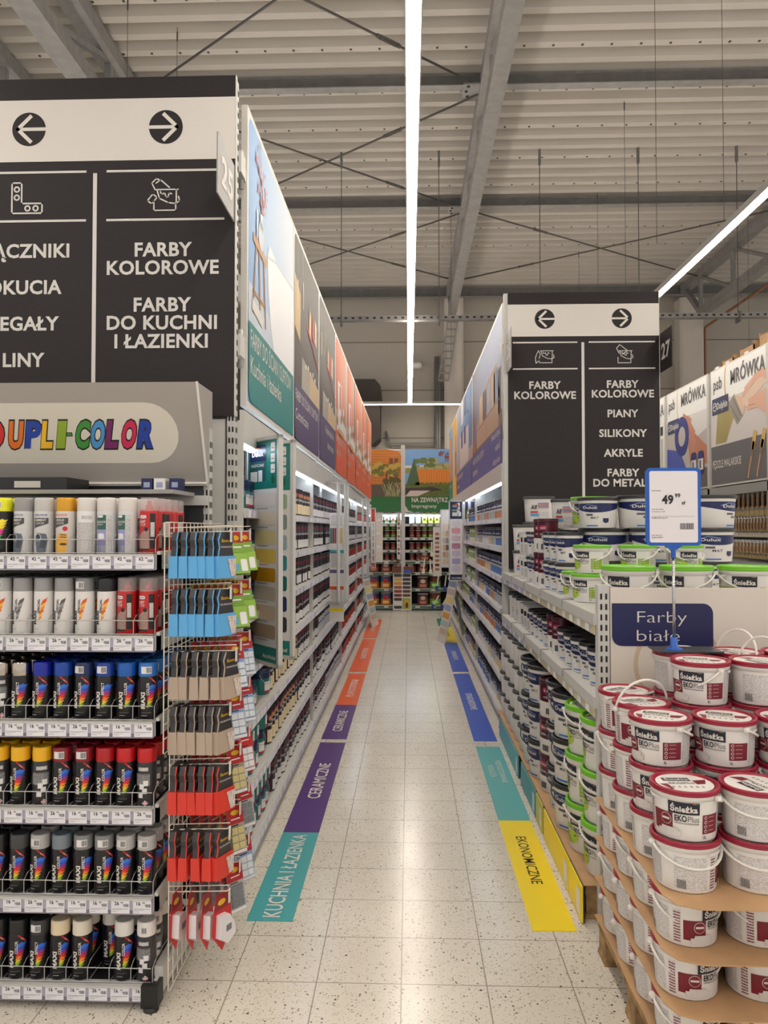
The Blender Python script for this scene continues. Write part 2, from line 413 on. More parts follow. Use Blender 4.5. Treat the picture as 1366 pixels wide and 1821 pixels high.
for i, (px, yy, z0) in enumerate(((802, 12.3, 4.4), (224, 7.4, 4.4), (313, 7.9, 4.4), (1168, 7.4, 4.4), (1288, 7.4, 4.4), (1112, 9.4, 4.4), (1063, 12.0, 4.4), (1029, 14.5, 4.4), (729.5, 15.4, 4.352), (1330, 12.2, 4.4))):
    h = MB(); X = at(px, 400, yy).x; h.tube([(X, yy, z0), (X, yy, H_ROOF+.05)], .003, RODM, 4)
    h.lathe([(.008, H_ROOF-.1), (.008, H_ROOF)], RODM, 6, (X, yy, 0)); 
    pos = ('just left of the centre truss', 'above the left aisle board', 'beside the upper left truss', 'right of the centre, ending near the frame top',
           'near the right frame edge', 'right of the centre truss', 'above the second aisle board', 'above the far aisle board corner', 'at the far end of the light strip', 'above the right light strip')[i]
    tag(h.obj('suspension_wire'), 'fine suspension wire '+pos, 'wire', 'fine suspension wires')
# ceiling light strips
LED = mat('white_light_strip', (255, 246, 232), .5, emis=LAMP)
ROOFFILL = mat('added_roof_uplight', (255, 244, 230), .5, emis=LAMP*.5)  # glow added on top of the strips to brighten the roof deck
def strip(x, y0, y1, z, label, w=.08):
    t = thing('light_strip', label, 'light strip', (x, y0, z), 0, 'ceiling light strips')
    m = MB(); m.bx(-w/2, w/2, 0, y1-y0, 0, .006, LED); m.obj('diffuser', t)
    m = MB(); m.bx(-w/2-.008, w/2+.008, 0, y1-y0, .006, .05, METAL); m.bx(-w/2-.008, -w/2, 0, y1-y0, -.006, .006, METAL); m.bx(w/2, w/2+.008, 0, y1-y0, -.006, .006, METAL)
    m.obj('housing', t)
    m = MB(); m.bx(-w/2, w/2, 0, y1-y0, .05, .055, ROOFFILL); m.obj('added_uplight', t)  # added fill light facing the ceiling, unseen from below
strip(.027, -2.5, 15.975, 4.3, 'long white light strip hanging over the middle of the aisle')
strip(2.87, -2.5, 15.9, 4.3, 'long white light strip over the next aisle at the right')
strip(-2.9, -2.5, 15.9, 4.3, 'long white light strip over the aisle at the left')
strip(5.7, -2.5, 12.0, 4.3, 'long white light strip over the second aisle at the right')
LED2 = mat('cross_light_strip', (255, 244, 226), .5, emis=14)
m = MB(); m.bx(-2.9, 2.9, 15.98, 16.0, 4.255, 4.275, LED2); m.bx(-2.9, 2.9, 15.97, 16.04, 4.275, 4.33, METAL)
tag(m.obj('cross_rail'), 'thin lit rail crossing the aisle at the far end of the light strip', 'light rail')
# unit heater, pipes, ladder tray, copper pipe
UH = mat('brown_grey_heater_cover', (62, 53, 47), .6)
m = MB(); X0 = at(600, 700, 16.6).x; X1 = at(679, 700, 16.6).x; zt_ = at(660, 674, 16.3).z; zb_ = at(660, 788, 16.3).z
pts = [(X0, zb_+.15), (X0+.1, zb_), (X1-.16, zb_), (X1-.03, zb_+.12), (X1-.03, zt_-.55), (X1, zt_-.4), (X1-.02, zt_-.14), (X1-.14, zt_), (X0+.1, zt_), (X0, zt_-.1)]
n = len(pts)
m.add([(x, y, z) for y in (16.3, Y_WALL-.006) for x, z in pts], [tuple(range(n)), tuple(range(2*n-1, n-1, -1))]+[(i, i+n, (i+1) % n+n, (i+1) % n) for i in range(n)], UH)
m.lathe([(.0, 0), (.16, 0), (.18, .03), (.18, .05)], BLACK, 20, (X0+.4, 16.36, zb_+.3))
tag(m.obj('unit_heater'), 'dark brown unit heater mounted on the back wall', 'heater')
m = MB(); zc = at(700, 791, 16.9).z
for k in range(3): m.tube([(at(686, 700, 16.9).x, 16.97, zc+.28+k*.02), (at(688, 700, 16.9).x+.06*k, 16.97, zc+.05-k*.05), (at(778-k*3, 700, 16.9).x, 16.97, zc+.05-k*.05), (at(780-k*3, 700, 16.9).x, 16.97, zc+2.0)], .018, GALV, 6)
tag(m.obj('wall_conduits'), 'bundle of grey conduits running under the heater to the column', 'conduit')
m = MB(); a = at(797, 560, 16.5); b = at(784, 655, 16.9)
xa, xb = .86, 1.08
for x in (xa, xb): m.bar((x, 16.62, 6.2), (x-.2, 16.62, 4.9), .02, .05, GALV)
for k in range(9): m.bar((xa-.2*k/8, 16.62, 6.2-1.3*k/8), (xb-.2*k/8, 16.62, 6.2-1.3*k/8), .02, .03, GALV)
tag(m.obj('cable_ladder'), 'slanted cable ladder fixed in front of the middle column', 'cable ladder')
m = MB()
for k in range(2): m.tube([(.70-.05*k, 16.9, 4.9+.1*k), (.70-.05*k, 16.9, 2.2)], .03-.01*k, GALV, 8)
tag(m.obj('drain_pipe'), 'pair of grey pipes on the wall left of the middle column', 'pipe')
COP = mat('copper_brown_pipe', (150, 104, 78), .45, .3)
m = MB(); p1 = at(1257, 580, 16.7); m.tube([(p1.x, 16.8, 0.1), (p1.x, 16.8, p1.z-.05), (p1.x, 16.75, p1.z), (p1.x, 3.0, p1.z)], .028, COP, 8)
tag(m.obj('copper_pipe'), 'copper brown pipe bending from the wall forward at the right', 'pipe')
m = MB(); p = at(742, 647, 16.9)
m.lathe([(.0, -.1), (.1, -.1), (.12, -.04), (.12, .02), (.0, .02)], PLASTIC, 16, (p.x, 16.94, p.z)); m.bx(p.x-.1, p.x+.04, 16.94, 17.08, p.z-.03, p.z+.05, PLASTIC)
tag(m.obj('smoke_detector'), 'small round white detector on the back wall', 'detector')
# ------------------------------------------------------------ coloured floor strips
def floor_sticker(x0, x1, y0, y1, rgb, text, side, label, th=.05, txm=None, yc=None, width=None):
    m = MB(); f = lambda x, y, k: (x, y, .0022+.0004*k)
    m.bx(x0, x1, y0, y1, .0004, .0025, mat('floor_film_%d_%d_%d' % rgb, rgb, .3))
    xc = (x0+x1)/2; yc = yc or (y0+y1)/2; lines = text.split('\n')
    for i, t in enumerate(lines):
        d = (i-(len(lines)-1)/2)*th*1.7
        if side == 'l': m.txt(t, xc+th/2+d, yc, th, txm or WHITE, f, 2, .3, rot=PI/2, width=width)
        else: m.txt(t, xc-th/2-d, yc, th, txm or WHITE, f, 2, .3, rot=-PI/2)
    tag(m.obj('floor_sticker'), label, 'floor sticker', 'coloured floor stickers')
TEAL, PURP, ORAN, YELL, BLUE = (72, 164, 170), (84, 50, 122), (236, 98, 42), (248, 220, 36), (52, 88, 190)
LX0, LX1 = -.665, -.475
floor_sticker(LX0, LX1, 3.10, 4.0, TEAL, 'KUCHNIA I ŁAZIENKA', 'l', 'teal floor sticker nearest on the left, with white lettering', .072, width=.84)
floor_sticker(LX0, LX1, 4.0, 5.68, PURP, 'CERAMICZNE', 'l', 'long purple floor sticker between the teal one and the gap', .075)
floor_sticker(LX0-.005, LX1, 5.78, 6.9, PURP, 'CERAMICZNE', 'l', 'short purple floor sticker ending at the orange one', .075)
floor_sticker(LX0, LX1, 6.9, 8.4, ORAN, 'PLAMOODPORNE', 'l', 'orange floor sticker beginning at the short purple one', .07)
floor_sticker(LX0-.01, LX1, 8.52, 11.05, ORAN, 'PLAMOODPORNE', 'l', 'long orange floor sticker between two white gaps', .07)
floor_sticker(LX0-.02, LX1, 11.15, 13.4, ORAN, 'PLAMOODPORNE', 'l', 'farthest orange floor sticker beside the leaning board', .07)
RX0, RX1 = .492, .668
floor_sticker(RX0, RX1, 3.06, 4.2, YELL, 'EKONOMICZNE', 'r', 'bright yellow floor sticker nearest on the right', .05, INK, 3.72)
floor_sticker(RX0, RX1, 4.2, 5.61, (96, 176, 178), 'PRZYGOTOWANIE\nPODŁOŻA', 'r', 'pale teal floor sticker behind the near yellow one', .036, None, 5.05)
floor_sticker(RX0, RX1, 5.76, 8.42, BLUE, 'STANDARDOWE', 'r', 'long blue floor sticker behind the pale teal one', .06)
floor_sticker(RX0, RX1+.01, 8.55, 10.75, BLUE, 'STANDARDOWE', 'r', 'farther blue floor sticker by the right leaning board', .06)
floor_sticker(RX0, RX1+.03, 10.75, 12.5, YELL, 'EKONOMICZNE', 'r', 'far yellow floor sticker behind the right leaning board', .05, INK)
floor_sticker(RX0, RX1+.03, 12.5, 13.6, (30, 132, 120), 'NA ŻELAZO', 'r', 'dark teal floor sticker farthest on the right', .06)
# ============================================================ AISLE BOARDS
def front(Y): return lambda x, y, k: (x, Y-.0008*k, y)
def arrow(m, cx, cz, r, f, right):
    m.ell(cx, cz, r, r, DARK, f, 2, 32); s = 1 if right else -1
    m.rect(cx-r*1.02, cz-r*.1, cx+r*.62, cz+r*.1, WHITE, f, 3) if right else m.rect(cx-r*.62, cz-r*.1, cx+r*1.02, cz+r*.1, WHITE, f, 3)
    m.line([(cx-s*r*.08, cz+r*.72), (cx+s*r*.66, cz), (cx-s*r*.08, cz-r*.72)], r*.22, WHITE, f, 4)
def aisle_board(Y, x0, x1, zt, zb, zw1, zw0, label, loc_group, blades):
    t = thing('aisle_board', label, 'aisle board', (0, 0, 0), 0, 'dark aisle boards')
    m = MB(); m.bx(x0, x1, Y, Y+.02, zb, zt, DARK); f = front(Y)
    m.rect(x0, zw0, x1, zw1, WHITE, f, 1)
    m.bx(x0-.002, x0, Y-.002, Y+.02, zb, zt, METAL); m.bx(x1, x1+.004, Y-.002, Y+.02, zb, zt, METAL)
    return t, m, f
def P(px, py, Y): v = at(px, py, Y); return v.x, v.z
# left board
YB = 3.35; z = lambda py: at(300, py, YB).z; x = lambda px: at(px, 400, YB).x
t, m, f = aisle_board(YB, x(418)-1.28, x(418), z(136), z(740), z(174), z(284), 'large dark aisle board at the upper left with two arrows', None, None)
for px, r in ((50, 0), (294, 1)): arrow(m, x(px), z(226), .078, f, r)
for a, b in ((-300, 153), (189, 385)):
    m.rect(x(a), z(305), x(b), z(301), LIGHTTXT, f); m.rect(x(a), z(392), x(min(b, 400) if b < 200 else 399), z(388), LIGHTTXT, f)
m.rect(x(165), z(740), x(172), z(306), LIGHTTXT, f)
for s_, px, py in (('FARBY', 291, 455), ('KOLOROWE', 290, 487), ('FARBY', 290, 553), ('DO KUCHNI', 289, 585), ('I ŁAZIENKI', 288, 618)):
    m.txt(s_, x(px), z(py), .060, LIGHTTXT, f, 2, 1)
for s_, px, py in (('ZŁĄCZNIKI', 124, 455), ('OKUCIA', 111, 520), ('REGAŁY', 107, 585), ('LINY', 82, 650)):
    m.txt(s_, x(px), z(py), .060, LIGHTTXT, f, 2, 1, 'r')
S = .0025   # metres per photo pixel on this board
def icon(m, f, ox, oz, s, paths, t=.006, circ=()):
    for p in paths: m.line([(ox+a*s, oz+b*s) for a, b in p], t, LIGHTTXT, f, 2)
    for a, b, r in circ: m.ring(ox+a*s, oz+b*s, r*s, t, LIGHTTXT, f, 2, 16)
icon(m, f, x(21), z(376), S, [[(0, 0), (0, 56), (18, 56), (18, 18), (56, 18), (56, 0), (0, 0)]], .007, [(9, 44, 4.5), (9, 29, 4.5), (29, 9, 4.5), (44, 9, 4.5)])
BUCKET = [[(12, 17), (12, 0), (52, 0), (52, 14)], [(16, 38), (56, 38)], [(53, 38), (53, 16)], [(18, 36), (22, 22), (38, 14), (52, 12), (59, 17), (57, 25)],
          [(24, 34), (26, 29), (32, 32), (34, 24), (38, 24), (40, 32), (44, 30)], [(0, 18), (8, 12), (18, 24), (10, 30), (0, 18)], [(14, 38), (8, 50), (16, 58), (22, 56)], [(16, 50), (24, 56), (40, 42)]]
icon(m, f, x(262), z(374), S, BUCKET)
m.obj('board', t)
def blade(t, X, y0, y1, za, zb, s_, sgn, rgbm):
    b = MB(); b.add([(X+sgn*d, yy, zz) for d in (0, .006) for yy, zz in ((y0, za[0]), (y1, za[1]), (y1, zb[1]), (y0, zb[0]))],
                    [(0, 1, 2, 3), (7, 6, 5, 4), (0, 4, 5, 1), (1, 5, 6, 2), (2, 6, 7, 3), (3, 7, 4, 0)], rgbm)
    ff = (lambda x, y, k: (X+.006+.0008*k, x, y)) if sgn > 0 else (lambda x, y, k: (X-.006-.0008*k, -x, y))
    yc = (y0+y1)/2; b.txt(s_, yc if sgn > 0 else -yc, (za[0]+zb[0])/2-.06, .12, WHITE, ff, 2, 1, width=.2); b.obj('number_flag', t)
blade(t, x(418)-.008, 3.05, 3.36, (3.245, 3.245), (2.99, 2.99), '25', 1, METAL_D)
# right board
YB2 = 6.2; z2 = lambda py: at(1000, py, YB2).z; x2 = lambda px: at(px, 600, YB2).x
t, m, f = aisle_board(YB2, x2(903), x2(1172), z2(520), z2(1012), z2(541), z2(598), 'dark aisle board at the right, standing behind the paint bucket shelves', None, None)
for px, r in ((969, 0), (1106, 1)): arrow(m, x2(px), z2(567), .082, f, r)
for a, b in ((912, 1027), (1047, 1165)):
    m.rect(x2(a), z2(610), x2(b), z2(607.5), LIGHTTXT, f); m.rect(x2(a), z2(657), x2(b), z2(654.5), LIGHTTXT, f)
m.rect(x2(1034), z2(1012), x2(1039), z2(609), LIGHTTXT, f)
for s_, px, py in (('FARBY', 969, 691), ('KOLOROWE', 969, 709), ('FARBY', 1107, 690), ('KOLOROWE', 1107, 707), ('PIANY', 1107, 742), ('SILIKONY', 1107, 777),
                   ('AKRYLE', 1107, 812), ('FARBY', 1107, 847), ('DO METALU', 1107, 865)):
    m.txt(s_, x2(px), z2(py), .059, LIGHTTXT, f, 2, 1)
S2 = .0050
B2 = [[(a*.52, b*.52) for a, b in p] for p in BUCKET[:5]]
icon(m, f, x2(952), z2(645), S2, B2+[[(0, 8), (2, 14), (5, 20), (8, 14), (6, 4), (1, -1), (0, 8)]], .006)
icon(m, f, x2(1092), z2(646), S2, B2+[[(8, 16), (4, 24), (9, 30), (14, 26), (22, 20), (14, 14)]], .006)
m.obj('board', t)
blade(t, x2(1172)+.008, 5.93, 6.2, (3.2, 3.2), (2.88, 2.88), '27', 1, DARK)
b = MB(); b.bx(x2(903)-.012, x2(903)-.006, 5.93, 6.2, 2.88, 3.2, METAL_D)
ff = lambda x, y, k: (x2(903)-.012-.0008*k, -x, y)
b.txt('26', -6.06, 2.98, .12, WHITE, ff, 2, 1, width=.2); b.obj('number_flag', t)
b = MB(); b2 = MB()
# sheet text also readable on the aisle side of the 27 flag
ff = lambda x, y, k: (x2(1172)+.007-.0008*k, -x, y)
b.txt('27', -6.06, 2.98, .12, WHITE, ff, 2, 1, width=.2); b.obj('number_lettering', t)
# ============================================================ SHELVING
RAILM = mat('lavender_price_rail', (186, 184, 204), .35)
TAGM = mat('price_ticket_paper', (228, 226, 232), .5)
SLOT = mat('slot_black', (34, 34, 36), .7)
def post_holes(m, X, Y, z0, z1, face, dx=.012, step=.05):
    z = z0+.04
    while z < z1-.04:
        for s_ in (-1, 1):
            if face == 'y': m.bx(X+s_*dx-.004, X+s_*dx+.004, Y-.0015, Y, z, z+.024, SLOT)
            else: m.bx(X-.0015, X+.0015, Y+s_*dx-.004, Y+s_*dx+.004, z, z+.024, SLOT)
        z += step
def shelf_mesh(s, D, L, first_tag=0):
    "front edge on local x = 0, body toward -s; runs along +y for L; top at z = 0"
    m = MB(); a, b = sorted((0, -s*D)); m.bx(a, b, .004, L-.004, -.028, 0, METAL)
    a, b = sorted((0, s*.014)); m.bx(a, b, .004, L-.004, -.046, -.004, METAL)
    a, b = sorted((s*.014, s*.017)); m.bx(a, b, .01, L-.01, -.044, -.008, RAILM)
    y = .03; r = random.Random(int(L*100)+first_tag)
    while y < L-.09:
        if r.random() < .85: a, b = sorted((s*.017, s*.0182)); m.bx(a, b, y, y+.06, -.043, -.010, TAGM)
        y += r.choice((.075, .09, .11))
    return m
def bay(s, XF, Y0, Y1, levels, label, D=.5, zt=2.1, ztb=3.5, light=True, first=False, n=0):
    t = thing('shelving_unit', label, 'shelving unit', (XF, Y0, 0), 0, 'long shelving units along the aisle')
    L = Y1-Y0
    m = MB(); a, b = sorted((-s*D, -s*(D+.02))); m.bx(a, b, 0, L, .05, zt, BACKDARK); m.bx(a, b, 0, L, zt, ztb, METAL_D); m.obj('back_panel', t)
    m = MB(); a, b = sorted((0, -s*D)); m.bx(a, b, .0, L, 0, levels[0]-.028, METAL); m.bx(*sorted((0, s*.014)), 0, L, .015, levels[0]-.03, METAL_D); m.obj('plinth', t)
    m = MB(); a, b = sorted((0, -s*.06)); m.bx(*sorted((-s*.002, -s*D)), -.012, .012, levels[0], zt, METAL); m.obj('side_panel', t)
    for i, zl in enumerate(levels): shelf_mesh(s, D, L, i+n).obj('shelf', t, (0, 0, zl))
    m = MB(); m.bx(*sorted((-s*.06, -s*D)), 0, L, zt-.02, zt, METAL_D); m.bx(*sorted((0, -s*.02)), 0, L, zt-.10, zt+.05, METAL); m.obj('top_panel', t)
    if light:
        m = MB(); m.bx(*sorted((-s*.022, -s*.045)), .02, L-.02, zt-.112, zt-.10, mat('cool_shelf_light', (226, 240, 255), .5, emis=SHELF_LAMP)); m.obj('shelf_light', t)
    return t
LV = [.10, .40, .70, .955, 1.21, 1.46, 1.70]
LXF, RXF = -.755, .765
LB = [3.42, 5.95, 8.5, 11.05, 14.4]
RB = [6.24, 8.75, 11.45, 14.4]
names = ['nearest', 'second', 'third', 'farthest']
for i in range(4): bay(1, LXF, LB[i], LB[i+1], LV, 'grey paint shelving unit on the left, %s of four' % names[i], n=i)
for i in range(3): bay(-1, RXF, RB[i], RB[i+1], LV, 'grey paint shelving unit on the right, %s of three' % ('nearest', 'middle', 'farthest')[i], n=i+5)
# tall perforated posts at the aisle ends
def post(X, Y, z0, z1, w, d, label, holes='y'):
    m = MB(); m.bx(X-w/2, X+w/2, Y-d/2, Y+d/2, z0, z1, METAL)
    if 'y' in holes: post_holes(m, X, Y-d/2, z0+.1, z1, 'y', w*.22)
    if 'x' in holes: post_holes(m, X+w/2+.0005, Y, z0+.1, z1, 'x', d*.22)
    return tag(m.obj('shelf_post'), label, 'shelf post', 'perforated shelf posts')
v = at(410, 740, 3.38)
post(-.80, 3.385, 0, 3.655, .035, .05, 'tall perforated post at the edge of the left aisle board', 'yx')
post(-.872, 3.385, 0, 2.1, .085, .03, 'broad plain grey post below the left aisle board', '')
post(at(369, 900, 3.1).x-.004, 3.10, 0, 2.02, .034, .05, 'perforated post behind the spray can rack header', 'yx')
post(.80, 6.225, 0, 3.55, .03, .03, 'tall grey post at the left edge of the right aisle board', '')
# ------------------------------------------------------------ hinged picture panels above the shelves
FRAME = mat('white_aluminium_frame', (222, 218, 212), .4)
def picture(s, XF, Y0, Y1, z0, z1, art, label, name='picture_panel', group='picture panels above the shelves', drift=0):
    t = thing(name, label, 'picture panel', (XF, Y0 if s > 0 else Y1, z0), 0, group)
    L = Y1-Y0; H = z1-z0
    if drift: t.rotation_euler.z = -drift
    m = MB(); sg = s
    yy0, yy1 = (0, L) if s > 0 else (-L, 0)
    m.bx(*sorted((0, -s*.03)), yy0+.004, yy1-.004, 0, H, FRAME); m.obj('frame', t)
    f = (lambda x, y, k: (.0008*k, x, y)) if s > 0 else (lambda x, y, k: (-.0008*k, -x, y))
    m = MB(); art(m, f, L, H); m.obj('picture', t)
    return t
def base_art(m, f, L, H, bg, band, hb=.27, lines=(), b=.03, th=.075, k0=1):
    m.rrect(b, b, L-b, H-b, .06, bg, f, k0, (0, 1, 0, 0))
    m.rrect(b, b, L-b, b+hb*H, .08, band, f, k0+5, (0, 0, 1, 0))
    for i, (t, x, w) in enumerate(lines): m.txt(t, x, b+hb*H-.12-.13*i, th, WHITE, f, k0+6, .2, 'l', width=w)
BROWNP = C(172, 122, 72); CREAM = C(226, 218, 206); SKYP = C(150, 184, 222)
def art_bath(m, f, L, H):
    base_art(m, f, L, H, ramp_mat('blue_wall_print', 1, [(0, (122, 168, 218)), (.55, (178, 202, 230)), (1.3, (214, 222, 232))]), C(28, 128, 126), .27,
             [('FARBY DO ŚCIAN I SUFITÓW', .07, 1.22), ('Kuchnia i łazienka', .07, .86)], th=.088)
    m.poly([(.03, .42), (L-.03, .40), (L-.03, .55), (.03, .62)], C(196, 206, 220), f, 2)
    pts = [(L-.03, .41), (L-.03, .98)]+[(L-.03-.72*math.sin(a), 1.0-.12*math.cos(a)*0-.02*a) for a in (0.3, .7, 1.0, 1.3)]+[(.5, .86), (.56, .62), (.7, .46), (.9, .41)]
    m.poly([(L-.03, .41), (L-.03, 1.0), (.80, .965), (.56, .985), (.50, .90), (.53, .72), (.60, .56), (.72, .41)], mat('bathtub_white', (228, 228, 232), .4), f, 3)
    m.line([(.5, .90), (.75, .955), (L-.03, 1.0)], .014, C(200, 204, 212), f, 4)
    for a, b_ in (((.20, .84), (.13, .50)), ((.40, .82), (.45, .50)), ((.28, .83), (.30, .56))): m.line([a, b_], .026, BROWNP, f, 5)
    m.line([(.15, .87), (.45, .85)], .045, C(196, 146, 92), f, 6); m.line([(.13, .60), (.44, .60)], .02, BROWNP, f, 5)
    m.poly([(.10, .50), (.36, .47), (.38, .52), (.12, .56)], C(222, 216, 210), f, 6)
    m.ell(.32, .94, .075, .075, C(208, 214, 222), f, 7); m.rect(.29, .98, .36, 1.06, C(214, 220, 228), f, 7)
    m.rect(.2, .89, .235, 1.04, C(206, 212, 220), f, 7)
    r = random.Random(3)
    for bx_, by in ((.20, 1.32), (.28, 1.42), (.36, 1.30), (.42, 1.2)): m.line([(.32, 1.06), ((.32+bx_)/2+.02, (1.06+by)/2), (bx_, by)], .006, C(120, 84, 74), f, 7)
    for i in range(60):
        a = r.random(); bx_, by = r.choice(((.20, 1.32), (.28, 1.42), (.36, 1.30), (.42, 1.2)))
        m.ell(.32+(bx_-.32)*a+r.uniform(-.05, .05), 1.08+(by-1.08)*a+r.uniform(-.04, .04), .013, .013, C(200, 122, 128) if i % 3 else C(222, 170, 172), f, 8+i*.02, 6)
def art_dark(second):
    def g(m, f, L, H):
        base_art(m, f, L, H, ramp_mat('taupe_room_print', 2, [(0, (72, 62, 56)), (1.4, (86, 78, 74))]), C(76, 62, 104), .27,
                 [('FARBY DO ŚCIAN I SUFITÓW', .06, 1.2), ('Ceramiczne', .06, .62)] if not second else [('Najodporniejsze farby', .45, .72), ('i łatwe zmywanie', .6, .55)], th=.07)
        o = -.1 if second else 0
        m.poly([(.03, .42), (L-.03, .42), (L-.03, .62), (.03, .78)], C(70, 54, 44), f, 2)
        m.poly([(.35+o, .42), (L-.1, .42), (L-.16, .60), (.38+o, .66)], C(168, 160, 148), f, 3)
        m.poly([(.75+o, .42), (L-.03, .42), (L-.03, .58), (.8+o, .62)], C(206, 178, 138), f, 4)
        m.poly([(.03, .80), (.28+o, .74), (.30+o, 1.08), (.03, 1.16)], C(206, 170, 116), f, 3) if not second else None
        m.poly([(.58, .93), (L-.05, .74), (L-.05, .76), (.58, .96)], C(196, 44, 70), f, 6)
        for a, c_ in ((.72, C(224, 190, 132)), (.9, C(190, 60, 84)), (1.05, C(226, 196, 150))): m.poly([(a+o, .93), (a+.13+o, .90), (a+.12+o, 1.08), (a+.02+o, 1.12)], c_, f, 5)
        for a, b_ in ((.15, 1.2), (.4, 1.26)): m.rect(a, b_-.25, a+.04, b_-.05, C(220, 190, 140), f, 4); m.line([(a+.02, b_), (a+.02, H-.04)], .004, C(210, 200, 180), f, 4)
        for i in range(5): m.ell(.55+.13*i, .62+.02*(i % 2), .035, .02, C(226, 220, 206), f, 7, 10)
    return g
def art_orange(v_):
    def g(m, f, L, H):
        base_art(m, f, L, H, ramp_mat('orange_wall_print', 1, [(0, (196, 92, 52)), (.5, (222, 122, 80)), (1.2, (206, 150, 122))]), C(228, 92, 46), .3,
                 [('FARBY DO ŚCIAN I SUFITÓW', .06, .95), ('Plamoodporne', .06, .5)], th=.07)
        m.poly([(.03, .46), (L-.03, .46), (L-.03, .66), (.03, .7)], C(196, 160, 132), f, 2)
        m.rect(.26, .50, .62, 1.02, C(236, 234, 232), f, 4); m.rect(.42, .74, .56, 1.0, C(198, 62, 58), f, 5)
        m.poly([(.10, .46), (L-.2, .46), (L-.1, .62), (.2, .66)], C(224, 222, 222), f, 5)
        for i in range(7): m.ell(.2+.13*i, .58+.06*((i*3) % 4), .07, .05, C(238, 236, 234) if i % 3 else C(150, 120, 60), f, 6+i*.1, 12)
        m.ell(.62, .48, .4, .05, C(210, 168, 120), f, 6); m.poly([(L-.2, .7), (L-.03, .7), (L-.03, H-.03), (L-.22, H-.03)], C(104, 84, 74) if v_ else C(214, 170, 150), f, 3)
    return g
SZ0, SZ1 = 2.19, 3.65
lab = ['picture panel of a stool and bathtub against a blue wall, teal band below', 'dark brown room picture panel with purple band naming ceramic paints',
       'dark brown room picture panel with purple band, next to the orange ones', 'orange picture panel of white table settings, nearest of the orange row',
       'orange picture panel, second of the row on the left', 'orange picture panel, third of the row on the left', 'orange picture panel, fourth of the row on the left',
       'orange picture panel at the far end of the left row']
arts = [art_bath, art_dark(0), art_dark(1), art_orange(0), art_orange(1), art_orange(0), art_orange(1), art_orange(0)]
y = 3.56
for i in range(8):
    W = 1.36 if i else 1.42
    xx = -.775+.0045*(y-3.56)
    t = picture(1, xx, y, y+W, SZ0-.004*(y-3.56), SZ1, arts[i], lab[i], drift=.0045); y += W+.008
    t.location.x = xx
# hinges of the first panel
m = MB()
for zz in (3.3, 2.45): m.tube([(-.79, 3.50, zz-.09), (-.79, 3.50, zz+.09)], .012, METAL, 8); m.bx(-.80, -.77, 3.41, 3.50, zz-.05, zz+.05, METAL); m.bx(-.8, -.782, 3.5, 3.60, zz-.03, zz+.03, METAL)
tag(m.obj('panel_hinge'), 'pair of hinge brackets holding the stool and bathtub picture', 'hinge bracket')
BLUEB = C(70, 82, 152)
def art_sofa(m, f, L, H):
    base_art(m, f, L, H, ramp_mat('grey_blue_wall_print', 1, [(-3.1, (176, 190, 214)), (-1.2, (132, 146, 178)), (0, (92, 98, 120))]), BLUEB, .25,
             [('FARBY DO ŚCIAN I SUFITÓW', .1, 1.35), ('Standardowe', .1, .6)], th=.07)
    for i, tt in enumerate(('Większa siła krycia,', 'wydajność', 'i dobrego koloru')): m.txt(tt, L-.15, .32-.12*i, .06, WHITE, f, 7, .1, 'r')
    m.poly([(.03, .38), (L-.03, .38), (L-.03, .52), (.03, .5)], C(110, 92, 84), f, 2)
    m.poly([(.6, .42), (2.75, .40), (2.85, .72), (2.7, .80), (2.6, 1.0), (.95, .95), (.85, .74), (.62, .66)], C(176, 152, 132), f, 3)
    m.line([(.62, .62), (2.8, .64)], .02, C(140, 118, 100), f, 4); m.line([(1.7, .42), (1.7, .66)], .015, C(140, 118, 100), f, 4)
    for a, c_ in ((1.0, C(196, 176, 154)), (1.35, C(60, 54, 56)), (1.75, C(156, 176, 204)), (2.15, C(190, 168, 146)), (2.4, C(120, 140, 176))): m.rrect(a, .64, a+.34, .94, .05, c_, f, 5)
    m.poly([(.2, .42), (.35, .42), (.3, .62), (.24, .62)], C(196, 120, 90), f, 4)
    for i in range(5): m.line([(.27, .6), (.12+.08*i, .85-.03*(i % 2))], .018, C(186, 110, 92), f, 4)
    m.rect(.05, 1.05, .14, 1.4, C(70, 68, 84), f, 3); m.rect(L-.3, .5, L-.1, .9, C(60, 54, 60), f, 3); m.rect(2.9, 1.0, 3.0, 1.1, WHITE, f, 3)
def art_blue(m, f, L, H):
    base_art(m, f, L, H, ramp_mat('blue_room_print', 1, [(-3.0, (66, 122, 176)), (-1.6, (120, 162, 204)), (0, (168, 176, 190))]), BLUEB, .25, [('FARBY DO ŚCIAN I SUFITÓW', .1, 1.35), ('Standardowe', .1, .6)], th=.07)
    m.poly([(.03, .38), (L-.03, .38), (L-.03, .56), (.03, .56)], C(168, 158, 152), f, 2)
    m.rrect(.8, .42, 2.5, .9, .08, C(204, 198, 196), f, 3); m.rect(1.1, .7, 1.4, .95, C(48, 66, 140), f, 4); m.rect(1.7, .7, 2.0, .95, C(48, 66, 140), f, 4)
    m.rect(1.1, 1.05, 1.5, 1.38, C(226, 226, 230), f, 3); m.rect(1.7, 1.1, 2.1, 1.38, C(50, 74, 130), f, 3); m.line([(2.3, 1.4), (2.3, 1.1), (2.5, 1.05)], .03, C(30, 40, 80), f, 3)
def art_yellow(m, f, L, H):
    base_art(m, f, L, H, C(232, 172, 52), C(238, 182, 32), .25, [('Ekonomiczne', .1, .7)], th=.07)
    m.rect(.06, .4, .6, 1.1, C(206, 196, 180), f, 2); m.rect(.7, .4, L-.06, .8, C(150, 112, 76), f, 2)
